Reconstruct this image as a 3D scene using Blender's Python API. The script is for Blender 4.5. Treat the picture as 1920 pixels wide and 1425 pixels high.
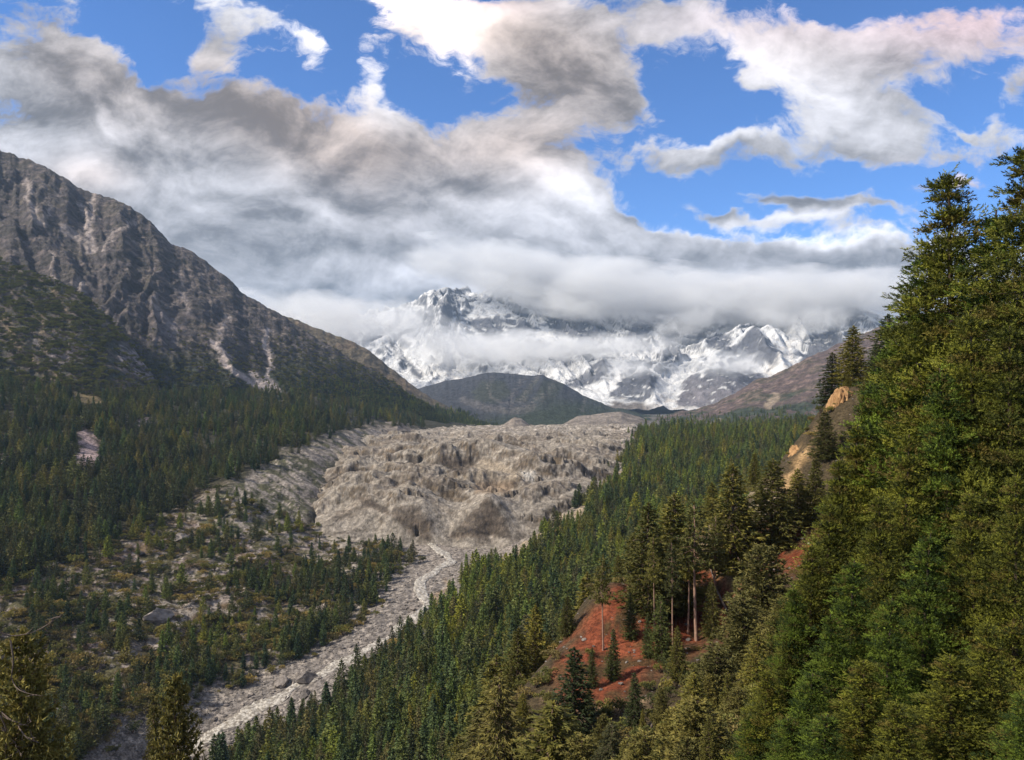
import bpy, bmesh, math, random
import numpy as np
from mathutils import Vector, Matrix

R = math.radians
sc = bpy.context.scene
for o in list(bpy.data.objects):
    bpy.data.objects.remove(o)

# ------------------------------------------------------------------ camera
FOC, CX, HY = 1450.0, 960.0, 740.0          # focal length in photo pixels, centre column, horizon row
cam_d = bpy.data.cameras.new('camera')
cam = bpy.data.objects.new('camera', cam_d)
sc.collection.objects.link(cam)
cam.location = (0, 0, 0)
cam.rotation_euler = (R(90), 0, 0)
cam_d.sensor_width = 36.0
cam_d.lens = 36.0 * FOC / 1920.0
cam_d.shift_y = (HY - 712.5) / 1920.0
cam_d.clip_start = 0.5
cam_d.clip_end = 80000.0
sc.camera = cam

# ------------------------------------------------------------------ shader expression helper
class Ex:
    """wraps a node socket so that shader maths can be written as an expression"""
    def __init__(s, nt, sock): s.nt, s.s = nt, sock
    def _m(s, op, *a, clamp=False):
        n = s.nt.nodes.new('ShaderNodeMath'); n.operation = op; n.use_clamp = clamp
        for i, v in enumerate((s,) + a):
            if isinstance(v, Ex): s.nt.links.new(v.s, n.inputs[i])
            else: n.inputs[i].default_value = v
        return Ex(s.nt, n.outputs[0])
    def __add__(s, b): return s._m('ADD', b)
    __radd__ = __add__
    def __sub__(s, b): return s._m('SUBTRACT', b)
    def __rsub__(s, b): return (s * -1.0) + b
    def __mul__(s, b): return s._m('MULTIPLY', b)
    __rmul__ = __mul__
    def __truediv__(s, b): return s._m('DIVIDE', b)
    def mx(s, b): return s._m('MAXIMUM', b)
    def mn(s, b): return s._m('MINIMUM', b)
    def pw(s, b): return s._m('POWER', b)
    def clamp(s): return s._m('ADD', 0.0, clamp=True)
    def smooth(s, lo, hi):
        n = s.nt.nodes.new('ShaderNodeMapRange'); n.interpolation_type = 'SMOOTHSTEP'
        s.nt.links.new(s.s, n.inputs[0]); n.inputs[1].default_value = lo; n.inputs[2].default_value = hi
        return Ex(s.nt, n.outputs[0])

def vec(nt, x, y, z=0.0):
    n = nt.nodes.new('ShaderNodeCombineXYZ')
    for i, v in enumerate((x, y, z)):
        if isinstance(v, Ex): nt.links.new(v.s, n.inputs[i])
        else: n.inputs[i].default_value = v
    return n.outputs[0]

def noise(nt, v, scale, detail=6.0, rough=0.55, dist=0.0, lac=2.0, out=0, kind='FBM', dim='3D'):
    n = nt.nodes.new('ShaderNodeTexNoise'); n.noise_dimensions = dim
    if kind != 'FBM': n.noise_type = kind
    if v is not None: nt.links.new(v, n.inputs['Vector'])
    n.inputs['Scale'].default_value = scale; n.inputs['Detail'].default_value = detail
    n.inputs['Roughness'].default_value = rough; n.inputs['Distortion'].default_value = dist
    n.inputs['Lacunarity'].default_value = lac
    return Ex(nt, n.outputs[0]) if out == 0 else n.outputs[1]

def mapping(nt, v, loc=(0, 0, 0), rot=(0, 0, 0), scale=(1, 1, 1), typ='POINT'):
    n = nt.nodes.new('ShaderNodeMapping'); n.vector_type = typ
    nt.links.new(v, n.inputs[0])
    n.inputs[1].default_value = loc; n.inputs[2].default_value = rot; n.inputs[3].default_value = scale
    return n.outputs[0]

def mixc(nt, f, a, b, mode='MIX'):
    n = nt.nodes.new('ShaderNodeMix'); n.data_type = 'RGBA'; n.blend_type = mode
    for sock, v in ((n.inputs[0], f), (n.inputs[6], a), (n.inputs[7], b)):
        if isinstance(v, Ex): nt.links.new(v.s, sock)
        elif hasattr(v, 'is_linked') or hasattr(v, 'links'): nt.links.new(v, sock)
        elif isinstance(v, (int, float)): sock.default_value = v
        else: sock.default_value = (v[0], v[1], v[2], 1.0)
    return n.outputs[2]

# ------------------------------------------------------------------ sky
SUN_AZ, SUN_EL = -108.0, 42.0                 # degrees; azimuth from +Y towards +X
world = bpy.data.worlds.new('World'); sc.world = world
world.use_nodes = True
nt = world.node_tree; nt.nodes.clear()
out = nt.nodes.new('ShaderNodeOutputWorld'); bg = nt.nodes.new('ShaderNodeBackground')
sky = nt.nodes.new('ShaderNodeTexSky'); sky.sky_type = 'NISHITA'; sky.sun_disc = False
sky.sun_elevation = R(SUN_EL); sky.sun_rotation = R(SUN_AZ); sky.altitude = 3300.0
sky.air_density = 1.0; sky.dust_density = 0.4; sky.ozone_density = 2.0
BGS = 0.10
tc = nt.nodes.new('ShaderNodeTexCoord'); sep = nt.nodes.new('ShaderNodeSeparateXYZ')
nt.links.new(tc.outputs['Generated'], sep.inputs[0])
dx, dy, dz = (Ex(nt, sep.outputs[i]) for i in range(3))
front = dy._m('GREATER_THAN', 0.05)
den = dy.mx(0.05)
# direction plane: a = east of the valley axis, b = height above the horizon (tangents)
a = dx / den + (1.0 - front) * 40.0
b = dz / den
P0 = vec(nt, a, b)
# rag the outlines with warped noise
def noise2(v, scale, detail, rough, dist=0.0, out=0): return noise(nt, v, scale, detail, rough, dist, out=out, dim='2D')
def vmath(op, x, y, s=None):
    n = nt.nodes.new('ShaderNodeVectorMath'); n.operation = op
    for i, v in enumerate((x, y)):
        if v is None: continue
        if isinstance(v, tuple): n.inputs[i].default_value = v
        else: nt.links.new(v, n.inputs[i])
    if s is not None: n.inputs['Scale'].default_value = s
    return n
wv = noise2(mapping(nt, P0, scale=(1, 1.25, 1)), 6.0, 4, 0.6, out=1)
wv = vmath('SUBTRACT', wv, (0.5, 0.5, 0.5)).outputs[0]
wv = vmath('SCALE', wv, None, 0.10).outputs[0]
P1 = vmath('ADD', P0, wv).outputs[0]
def blobs(lst, p):
    tot = None
    for i, (px, py, sx, sy, rot, amp) in enumerate(lst):
        if i and i % 8 == 0:                 # chained so that the shader is evaluated in short runs
            p = vmath('ADD', p, vec(nt, tot * 1e-7, 0.0)).outputs[0]
        m = mapping(nt, p, ((px - CX) / FOC, (HY - py) / FOC, 0), (0, 0, R(-rot)), (sx / FOC, sy / FOC, 1e3), 'TEXTURE')
        d = Ex(nt, vmath('DOT_PRODUCT', m, m).outputs['Value'])
        e = Ex(nt, nt.nodes.new('ShaderNodeValue').outputs[0]); e.s.default_value = 0.3679
        g = e.pw(d) * amp
        tot = g if tot is None else tot + g
    return tot
#   px, py, half-length, half-height, tilt (clockwise degrees), amount
COVER = [
    (110, 130, 190, 85, 42, 1.1), (40, 330, 240, 140, 20, 1.0), (330, 215, 170, 55, 15, .9), (560, 290, 300, 75, 22, 1.0),
    (300, 420, 400, 120, 22, 1.1), (770, 290, 220, 70, 6, 1.0), (760, 470, 460, 120, 10, 1.2), (560, 620, 420, 110, 6, 1.2),
    (1120, 540, 420, 100, 8, 1.2), (1560, 530, 330, 85, 2, 1.3), (1900, 560, 300, 90, 0, 1.0), (1100, 660, 900, 90, 0, 1.2),
    (1030, 100, 165, 95, 22, 1.2), (960, 240, 120, 50, 0, .85), (1160, 190, 45, 60, -60, .5), (810, 15, 110, 60, 20, .8),
    (430, 90, 80, 42, -35, .75), (410, 15, 60, 26, 20, .5), (590, 80, 42, 40, 30, .62), (705, 150, 32, 75, -5, .5),
    (1170, 40, 140, 40, 10, .55), (1490, 75, 190, 48, 10, .75), (1820, 50, 150, 60, 0, .85), (1660, 130, 120, 34, 20, .42),
    (1420, 150, 62, 30, -15, .62), (1580, 205, 150, 58, 20, .85), (1350, 290, 190, 34, -4, .95), (1650, 262, 70, 28, 10, .45),
    (1500, 368, 120, 22, 4, .85), (1372, 402, 55, 14, 15, .6), (1490, 410, 100, 14, -5, .5), (1770, 338, 110, 20, 0, .7),
    (1905, 170, 36, 40, 0, .5), (1812, 243, 30, 9, 8, .5), (1150, 385, 90, 22, 35, .7), (1040, 330, 110, 40, 10, .7),
    (1690, 388, 70, 14, 4, .45), (1130, 440, 200, 50, 18, .6), (500, 40, 60, 40, 20, .35), (760, 90, 60, 40, 30, .35), (1740, 110, 120, 50, 10, .30),
    (1870, 250, 60, 30, 0, .25), (1300, 110, 60, 40, 10, .30), (1270, 20, 80, 30, 0, .35), (1560, 130, 200, 60, 20, .25), (650, 190, 50, 30, 0, .3), (1620, 170, 420, 150, 0, .20), (1800, 280, 60, 14, 0, .35), (1690, 210, 70, 20, 15, .35), (1250, 130, 40, 14, 10, .35), (700, 90, 260, 110, 0, .10),
    (1310, 150, 75, 110, 0, -.65), (270, 70, 110, 60, 40, -.55), (650, 60, 45, 60, 0, -.4), (1740, 190, 110, 50, 10, -.3), (775, 165, 50, 50, 0, -.45), (1560, 330, 200, 22, 0, -.3), (560, 170, 70, 30, 10, -.35),
]
fb = noise2(mapping(nt, P0, rot=(0, 0, R(12)), scale=(0.8, 1.3, 1)), 9.0, 8, 0.60, 0.3)
fine = noise2(mapping(nt, P1, rot=(0, 0, R(14)), scale=(0.75, 1.35, 1)), 30.0, 8, 0.66)
cov_view = blobs(COVER, P1)
# all round the sky: the same kind of broken cloud on an even layer overhead
dzc = dz.mx(0.0) + 0.16
PL = vec(nt, dx / dzc, dy / dzc)
gen = noise2(PL, 0.9, 6, 0.6, 0.4)
lowf = (1.0 - dz.mx(0.0)).pw(7.0)
cov_gen = (gen - 0.5) * 2.2 + 0.60 + lowf * 0.45
inview = (blobs([(960, 300, 1500, 900, 0, 1.35)], P0)).mn(1.0) * front
inview = inview.smooth(0.25, 0.9)
cov = cov_view * inview + cov_gen * (1.0 - inview)
cov = cov + (fb - 0.5) * 1.75 + (fine - 0.5) * 1.0
alpha = cov.smooth(0.31, 0.80)
# cloud brightness: relief towards the light, thick cores grey, thin edges bright
q1 = mapping(nt, P0, loc=(-0.012, 0.040, 0), rot=(0, 0, R(12)), scale=(0.8, 1.3, 1))
rel = fb - noise2(q1, 9.0, 6, 0.60, 0.3)
q2 = mapping(nt, P1, loc=(-0.010, 0.022, 0), rot=(0, 0, R(14)), scale=(0.75, 1.35, 1))
rel2 = fine - noise2(q2, 30.0, 5, 0.62)
TONE = [
    (790, 10, 120, 70, 15, 1.1), (1250, 455, 200, 40, 8, .12), (1640, 450, 120, 18, 0, .35), (1460, 140, 140, 50, 0, .25), (860, 120, 42, 50, -30, .55), (590, 80, 70, 60, 30, .5), (430, 15, 110, 40, 20, .45), (705, 160, 60, 100, 0, .45),
    (1060, 350, 100, 32, 10, .60), (930, 400, 170, 40, 12, .30), (1500, 445, 200, 18, 4, .6), (1270, 432, 120, 14, 12, .30), (1540, 190, 120, 45, 25, .35),
    (1440, 75, 190, 70, 0, .32), (880, 540, 150, 20, 6, .42), (1000, 560, 110, 18, 22, .42), (200, 330, 60, 20, 40, .22), (160, 320, 40, 30, 0, .30),
    (1830, 40, 200, 60, 0, .22), (590, 370, 70, 28, 20, .25), (760, 540, 120, 20, 10, .2), (1350, 268, 150, 16, -4, .35), (1490, 408, 110, 12, -4, .45),
    (1180, 470, 120, 30, 10, .14), (1770, 328, 90, 12, 0, .35), (200, 225, 60, 14, 45, .25), (1330, 570, 160, 30, 0, .12),
    (1050, 130, 110, 60, 25, -.22), (1160, 190, 40, 60, -20, -.16), (430, 215, 170, 50, 15, -.17), (570, 300, 150, 34, 30, -.18), (840, 330, 160, 36, 10, -.20),
    (1500, 370, 110, 16, 4, -.28), (1380, 402, 50, 12, 15, -.26), (1180, 395, 90, 14, 35, -.28), (700, 480, 300, 30, 10, -.13), (1000, 525, 220, 16, 11, -.24),
    (600, 570, 150, 28, 5, -.18), (1270, 500, 110, 30, 5, -.14), (1600, 285, 60, 14, 10, -.15), (100, 170, 150, 60, 42, -.15), (1340, 310, 150, 14, -4, -.10),
]
tone = (blobs(TONE, P1)) * inview + 0.43 + rel * 0.78 + rel2 * 0.28 + (fb - 0.5) * 0.30 + (1.0 - alpha) * 0.34
tone = tone._m('SMOOTH_MAX', 0.17, 0.14)
WARM = [(1040, 110, 200, 110, 20, .8), (430, 180, 220, 90, 20, .75), (780, 290, 260, 60, 5, .55), (620, 260, 150, 80, 40, .6), (150, 130, 180, 80, 40, .45),
        (820, 30, 160, 80, 0, .9), (980, 260, 160, 60, 0, .6), (1500, 80, 250, 80, 0, .35), (1780, 340, 140, 30, 0, .5), (160, 330, 90, 40, 0, .6)]
PINK = [(1840, 30, 220, 90, 0, 1.0), (1450, 30, 250, 50, 0, .4), (1780, 340, 140, 30, 0, .4), (900, 0, 120, 30, 0, .4)]
col = mixc(nt, (blobs(WARM, P0) * inview).clamp(), (0.96, 0.96, 1.03), (1.13, 0.95, 0.86))
col = mixc(nt, (blobs(PINK, P0) * inview).clamp(), col, (1.14, 0.88, 0.93))
tv = nt.nodes.new('ShaderNodeVectorMath'); tv.operation = 'SCALE'
nt.links.new(col, tv.inputs[0]); nt.links.new((tone * (0.86 / BGS)).s, tv.inputs['Scale'])
skc = mixc(nt, 1.0, sky.outputs[0], (0.64, 1.08, 1.56), 'MULTIPLY')
allc = mixc(nt, alpha * dz.smooth(-0.03, 0.01), skc, tv.outputs[0])
nt.links.new(allc, bg.inputs[0]); bg.inputs[1].default_value = BGS
nt.links.new(bg.outputs[0], out.inputs[0])
world.cycles.sampling_method = 'NONE'

# ------------------------------------------------------------------ sun
sd = bpy.data.lights.new('sun', 'SUN'); sun = bpy.data.objects.new('sun', sd)
sc.collection.objects.link(sun)
sd.energy = 4.8; sd.angle = R(3); sd.color = (1.0, 0.92, 0.79)
sdir = Vector((math.sin(R(SUN_AZ)) * math.cos(R(SUN_EL)), math.cos(R(SUN_AZ)) * math.cos(R(SUN_EL)), math.sin(R(SUN_EL))))
sun.rotation_euler = sdir.to_track_quat('Z', 'Y').to_euler()
sun.location = (0, 0, 500)

vs = sc.view_settings
vs.view_transform = 'Standard'; vs.look = 'None'; vs.exposure = 0.42; vs.gamma = 1.0; vs.use_curve_mapping = False
cy = sc.cycles
cy.use_denoising = True
cy.max_bounces = 6; cy.diffuse_bounces = 1; cy.glossy_bounces = 1; cy.transmission_bounces = 2
cy.transparent_max_bounces = 8; cy.volume_bounces = 3
cy.volume_step_rate = 0.5
cy.caustics_reflective = False; cy.caustics_refractive = False
cy.sample_clamp_indirect = 4.0

# ------------------------------------------------------------------ number helpers
rng = np.random.default_rng(7)
random.seed(7)
_perm = np.random.default_rng(3).permutation(4096)
def perlin(x, y, seed=0):
    xi = np.floor(x).astype(np.int64); yi = np.floor(y).astype(np.int64)
    xf, yf = x - xi, y - yi
    u = xf * xf * xf * (xf * (xf * 6 - 15) + 10); v = yf * yf * yf * (yf * (yf * 6 - 15) + 10)
    def g(ix, iy, fx, fy):
        h = _perm[(_perm[(ix + seed * 131) & 4095] + iy) & 4095]
        an = h * (2 * math.pi / 4096)
        return np.cos(an) * fx + np.sin(an) * fy
    n00 = g(xi, yi, xf, yf); n10 = g(xi + 1, yi, xf - 1, yf)
    n01 = g(xi, yi + 1, xf, yf - 1); n11 = g(xi + 1, yi + 1, xf - 1, yf - 1)
    return ((n00 * (1 - u) + n10 * u) * (1 - v) + (n01 * (1 - u) + n11 * u) * v) * 1.5
def fbm(x, y, octv=5, gain=0.5, lac=2.03, seed=0):
    t = np.zeros_like(x); a_ = 1.0
    for k in range(octv):
        t += a_ * perlin(x, y, seed + k); x = x * lac + 17.3; y = y * lac + 9.1; a_ *= gain
    return t
def ridged(x, y, octv=5, gain=0.5, lac=2.07, seed=0):
    t = np.zeros_like(x); a_ = 1.0; w = np.ones_like(x)
    for k in range(octv):
        n = 1.0 - np.abs(perlin(x, y, seed + k)); n = n * n
        t += a_ * n * w; w = np.clip(n * 1.6, 0, 1); x = x * lac + 11.7; y = y * lac + 5.3; a_ *= gain
    return t - 1.0
def sstep(lo, hi, x):
    t = np.clip((x - lo) / (hi - lo), 0, 1); return t * t * (3 - 2 * t)
def poly_dist(px, py, pl):
    """distance to a polyline; also the running parameter 0..1"""
    best = np.full(px.shape, 1e9)
    for (x0, y0), (x1, y1) in zip(pl[:-1], pl[1:]):
        ddx, ddy = x1 - x0, y1 - y0
        t = np.clip(((px - x0) * ddx + (py - y0) * ddy) / (ddx * ddx + ddy * ddy + 1e-9), 0, 1)
        d = np.hypot(px - x0 - t * ddx, py - y0 - t * ddy)
        best = np.minimum(best, d)
    return best
def in_poly(px, py, pl):
    ins = np.zeros(px.shape, bool); n = len(pl)
    for i in range(n):
        x0, y0 = pl[i]; x1, y1 = pl[(i + 1) % n]
        c = ((y0 > py) != (y1 > py)) & (px < (x1 - x0) * (py - y0) / (y1 - y0 + 1e-12) + x0)
        ins ^= c
    return ins
def area(px, py, pl, soft=8.0):
    """1 inside the outline, 0 outside, soft edge"""
    d = poly_dist(px, py, list(pl) + [pl[0]])
    s = np.where(in_poly(px, py, pl), d, -d)
    return sstep(-soft, soft, s)
def at(px, py, Y):
    return np.array(((px - CX) / FOC * Y, Y, (HY - py) / FOC * Y))

class Surf:
    """smooth height surface through surveyed points (column, row, distance)"""
    def __init__(s, pts, kernel='tps', smooth=0.0, ws=0.55):
        p = np.array([((q[0] - CX) / FOC, math.log(q[2]) * ws) for q in pts])
        z = np.array([q[3] if len(q) > 3 else (HY - q[1]) / FOC * q[2] for q in pts])
        s.p, s.k, s.ws = p, kernel, ws
        K = s._k(np.hypot(p[:, None, 0] - p[None, :, 0], p[:, None, 1] - p[None, :, 1]))
        n = len(p); A = np.zeros((n + 3, n + 3))
        A[:n, :n] = K + np.eye(n) * smooth; A[:n, n] = 1; A[:n, n + 1:] = p; A[n, :n] = 1; A[n + 1:, :n] = p.T
        s.w = np.linalg.solve(A, np.concatenate((z, np.zeros(3))))
    def _k(s, r):
        if s.k == 'lin': return -np.sqrt(r * r + 1.6e-5)
        return -np.sqrt(r * r + .0036)
    def __call__(s, X, Y):
        u = (X / Y).ravel(); w = np.log(Y).ravel() * s.ws; o_ = np.empty(u.shape)
        n = len(s.p)
        for i in range(0, len(u), 20000):
            q = slice(i, i + 20000)
            r = np.hypot(u[q, None] - s.p[None, :, 0], w[q, None] - s.p[None, :, 1])
            o_[q] = s._k(r) @ s.w[:n] + s.w[n] + s.w[n + 1] * u[q] + s.w[n + 2] * w[q]
        return o_.reshape(X.shape)

def link(o, parent=None):
    sc.collection.objects.link(o)
    if parent is not None: o.parent = parent
    return o
def tag(o, label=None, cat=None, group=None, kind=None):
    if label: o['label'] = label
    if cat: o['category'] = cat
    if group: o['group'] = group
    if kind: o['kind'] = kind
    return o
def mesh_np(name, V, F, smooth=True, mat_index=None):
    """mesh from numpy: V (n,3), F (m,3) or (m,4)"""
    me = bpy.data.meshes.new(name)
    V = np.asarray(V, np.float32); F = np.asarray(F, np.int32)
    k = F.shape[1]
    me.vertices.add(len(V)); me.vertices.foreach_set('co', V.ravel())
    me.loops.add(F.size); me.loops.foreach_set('vertex_index', F.ravel())
    me.polygons.add(len(F))
    me.polygons.foreach_set('loop_start', np.arange(0, F.size, k, dtype=np.int32))
    me.polygons.foreach_set('loop_total', np.full(len(F), k, np.int32))
    if smooth: me.polygons.foreach_set('use_smooth', np.ones(len(F), bool))
    if mat_index is not None: me.polygons.foreach_set('material_index', np.asarray(mat_index, np.int32))
    me.update(calc_edges=True); me.validate()
    return me
def vcol(me, name, C):
    at_ = me.color_attributes.new(name, 'FLOAT_COLOR', 'POINT')
    C = np.asarray(C, np.float32)
    if C.shape[1] == 3: C = np.concatenate((C, np.ones((len(C), 1), np.float32)), 1)
    at_.data.foreach_set('color', C.ravel())
def grid_faces(nr, nc):
    i = np.arange(nr * nc).reshape(nr, nc)
    return np.stack((i[:-1, :-1], i[:-1, 1:], i[1:, 1:], i[1:, :-1]), -1).reshape(-1, 4)
def project(X, Y, Z):
    return CX + FOC * X / Y, HY - FOC * Z / Y
def slope_of(X, Y, Z):
    """steepness 0 flat .. 1 vertical on a grid"""
    def d(A):
        return np.gradient(A, axis=0), np.gradient(A, axis=1)
    (x0, x1), (y0, y1), (z0, z1) = d(X), d(Y), d(Z)
    nx, ny, nz = y0 * z1 - z0 * y1, z0 * x1 - x0 * z1, x0 * y1 - y0 * x1
    l = np.sqrt(nx * nx + ny * ny + nz * nz) + 1e-9
    return 1 - np.abs(nz) / l, nx / l * np.sign(nz), ny / l * np.sign(nz)
def fan(px0, px1, nu, Y0, Y1, nv):
    """plan grid, finer near the viewpoint"""
    u = (np.linspace(px0, px1, nu) - CX) / FOC; w = np.linspace(math.log(Y0), math.log(Y1), nv)
    U, W = np.meshgrid(u, w); Y = np.exp(W)
    return U * Y, Y

# ------------------------------------------------------------------ material helpers
def new_mat(name):
    m = bpy.data.materials.new(name); m.use_nodes = True
    n = m.node_tree; n.nodes.clear()
    o_ = n.nodes.new('ShaderNodeOutputMaterial'); p = n.nodes.new('ShaderNodeBsdfPrincipled')
    n.links.new(p.outputs[0], o_.inputs[0])
    p.inputs['Specular IOR Level'].default_value = 0.15; p.inputs['Roughness'].default_value = 0.9
    return m, n, p
def attr(nt_, name):
    n = nt_.nodes.new('ShaderNodeAttribute'); n.attribute_name = name
    s = nt_.nodes.new('ShaderNodeSeparateColor'); nt_.links.new(n.outputs['Color'], s.inputs[0])
    return n.outputs['Color'], [Ex(nt_, s.outputs[i]) for i in range(3)] + [Ex(nt_, n.outputs['Alpha'])]
def pos(nt_):
    g = nt_.nodes.new('ShaderNodeNewGeometry'); return g.outputs['Position']
def bump(nt_, p, h, dist, strength=1.0):
    b_ = nt_.nodes.new('ShaderNodeBump'); b_.inputs['Strength'].default_value = strength; b_.inputs['Distance'].default_value = dist
    nt_.links.new(h.s, b_.inputs['Height']); nt_.links.new(b_.outputs[0], p.inputs['Normal'])
def ground_mat(name, speck, rock_scale, bump_d, amount=0.5):
    """albedo comes from the surveyed ground cover (attribute), broken up by grain"""
    m, n, p = new_mat(name)
    c, _ = attr(n, 'cover'); P = pos(n)
    n1 = noise(n, P, speck, 8, 0.65); n2 = noise(n, P, speck * 6.3, 5, 0.6)
    v = n1.smooth(0.41, 0.59) * 0.65 + n2.smooth(0.42, 0.58) * 0.35
    dark = mixc(n, 1.0, c, (1 - amount, 1 - amount, 1 - amount), 'MULTIPLY')
    lite = mixc(n, 1.0, c, (1 + amount, 1 + amount, 1 + amount), 'MULTIPLY')
    n.links.new(mixc(n, v, dark, lite), p.inputs['Base Color'])
    h = noise(n, P, rock_scale, 8, 0.62) + n2 * 0.25
    bump(n, p, h, bump_d)
    return m

# ================================================================== TERRAIN
C3 = lambda *c: np.array(c, float)
GREY_SCREE = C3(.31, .265, .225); PALE = C3(.43, .37, .31); PINKROCK = C3(.33, .25, .24); ROCK = C3(.17, .15, .145)
GRASS = C3(.085, .085, .040); DRYGRASS = C3(.17, .13, .065); SHRUB = C3(.035, .042, .022); FLOOR = C3(.050, .046, .028)
REDSOIL = C3(.155, .042, .019); TAN = C3(.42, .27, .13); BROWN = C3(.13, .085, .055)
def lay(C, col, m):
    return C * (1 - m[..., None]) + col * m[..., None]

def sharp(x, y, octv=4, gain=.5, seed=0):
    """knife-edged ridges"""
    t = np.zeros_like(x); a_ = 1.0
    for k in range(octv):
        t += a_ * (.5 - np.abs(perlin(x, y, seed + k)) * 1.3); x = x * 2.07 + 7.7; y = y * 2.07 + 3.1; a_ *= gain
    return t
# ---- river course: (column, row) in the survey, height falls from -205 to -272
RIV_PX = [(806, 1012), (815, 1024), (838, 1040), (842, 1052), (822, 1066), (800, 1084), (782, 1104), (796, 1122), (800, 1140), (775, 1160),
          (752, 1176), (735, 1192), (700, 1212), (660, 1234), (620, 1254), (570, 1280), (520, 1306), (470, 1334), (420, 1364), (375, 1392), (335, 1425), (300, 1480), (270, 1560)]
def riv_z(py): return -205 - (py - 1018) * (67.0 / 407)
RIV = np.array([at(px, py, -riv_z(py) * FOC / (py - HY)) for px, py in RIV_PX])
RIV2 = [(p[0], p[1]) for p in RIV]
def riv_near(X, Y):
    """distance to the river line and the water height there"""
    best = np.full(X.shape, 1e9); zz = np.zeros(X.shape)
    for k in range(len(RIV) - 1):
        p, q = RIV[k], RIV[k + 1]; d = q - p
        t = np.clip(((X - p[0]) * d[0] + (Y - p[1]) * d[1]) / (d[0] ** 2 + d[1] ** 2), 0, 1)
        r = np.hypot(X - p[0] - t * d[0], Y - p[1] - t * d[1]); c = r < best
        best = np.where(c, r, best); zz = np.where(c, p[2] + t * d[2], zz)
    return best, zz

VAL = [  # valley: (column, row, distance)
    (430, 1425, 560), (560, 1425, 470), (700, 1425, 400), (850, 1425, 330), (1000, 1425, 280), (1200, 1425, 240), (700, 1300, 560), (850, 1300, 470), (1000, 1300, 400),
    (620, 1290, 640), (760, 1200, 690), (900, 1200, 600), (1050, 1200, 520), (1200, 1200, 450), (1500, 1200, 380), (850, 1112, 840), (950, 1110, 770), (1100, 1110, 700), (1300, 1110, 620),
    (900, 1052, 990), (1050, 1020, 950), (1150, 1000, 930), (1300, 1000, 850), (1500, 1000, 750), (1010, 995, 1100), (1080, 945, 1200), (1150, 940, 1150), (1300, 920, 1150), (1500, 900, 1050),
    (1110, 915, 1350), (1160, 882, 1550), (1200, 855, 1600), (1350, 850, 1500), (1500, 830, 1400), (1185, 835, 2000), (1215, 818, 2050), (1350, 818, 2100), (1500, 805, 1900),
    (1195, 812, 2500), (1400, 805, 2600), (1650, 800, 1900), (1750, 1000, 650), (1750, 850, 1200), (1950, 900, 700), (1950, 780, 1900), (1600, 790, 2900), (1250, 806, 3100),
    (700, 1130, 835), (600, 1060, 960), (700, 1050, 985), (500, 1100, 880), (400, 1100, 850), (400, 1180, 760), (500, 1180, 770), (300, 1250, 670), (200, 1400, 540), (-100, 1425, 480),
    (0, 1300, 590), (0, 1200, 670), (200, 1200, 700), (200, 1100, 800), (300, 1050, 900), (0, 1100, 760), (400, 1020, 980), (500, 1030, 1000), (560, 1010, 1060),
    (570, 995, 1090), (600, 930, 1280), (625, 872, 1500), (700, 822, 2000), (330, 968, 1080), (400, 928, 1140), (480, 885, 1280), (545, 845, 1480), (640, 808, 1850), (700, 797, 2200), (790, 800, 2600),
    (300, 900, 1250), (400, 850, 1500), (200, 900, 1150), (0, 1000, 900), (0, 900, 1100), (0, 800, 1400), (200, 800, 1450), (400, 790, 1750), (550, 780, 2000), (650, 768, 2350),
    (0, 722, 1700), (200, 745, 1800), (400, 750, 2100), (600, 748, 2600), (750, 780, 3000), (900, 806, 3100), (1100, 806, 3100), (-250, 1000, 850), (-250, 800, 1300), (-250, 690, 1700), (-250, 1300, 560),
    (860, 960, 1350, -215), (900, 870, 1700, -185), (950, 840, 2200, -165), (760, 880, 1600, -190), (1050, 870, 1700, -185), (700, 950, 1250, -215), (980, 960, 1220, -215), (850, 1025, 1080, -209),
]
S_VAL = Surf(VAL)
def valley_z(X, Y, detail=True):
    z = S_VAL(X, Y)
    d, rz = riv_near(X, Y)
    k = np.exp(-(d / 26.0) ** 2)
    flat = np.exp(-(d / 55.0) ** 2)
    z = z * (1 - k) + (rz - 0.6) * k
    if detail:
        n = fbm(X / 90, Y / 90, 5, .5, seed=3) * 7 + ridged(X / 33, Y / 33, 4, .5, seed=9) * 2.2
        z = z + n * (1 - flat * 0.93) + fbm(X / 9, Y / 9, 3, .5, seed=5) * 0.7
        px, py = project(X, Y, z)
        # the moraine wall on the left is furrowed down its fall line
        wall = area(px, py, WALL, 14)
        t = (px - 560) * .83 + (py - 930) * .55          # along the wall
        s = -(px - 560) * .55 + (py - 930) * .83
        z = z + wall * ridged(s / 11 + .3 * perlin(t / 40, s / 60), t / 110, 4, .55, seed=31) * 1.8 * Y / 1100
    return z
WALL = [(395, 930), (470, 888), (540, 846), (640, 806), (700, 800), (780, 800), (690, 830), (632, 868), (600, 925), (565, 985), (560, 1020), (480, 1010), (400, 1000), (345, 965)]
nu, nv = 520, 480
X, Y = fan(-230, 2000, nu, 235, 3300, nv)
Z = valley_z(X, Y)
VX, VY = X, Y
VZ = Z
px, py = project(X, Y, Z)
jx = px + fbm(X / 30, Y / 30, 4, seed=40) * 16; jy = py + fbm(X / 30, Y / 30, 4, seed=44) * 12
C = np.zeros(X.shape + (3,)) + FLOOR
st, _, _ = slope_of(X, Y, Z)
dr, _ = riv_near(X, Y)
spk = fbm(X / 14, Y / 14, 5, .6, seed=51); spk2 = fbm(X / 4.5, Y / 4.5, 4, .6, seed=52)
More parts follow.
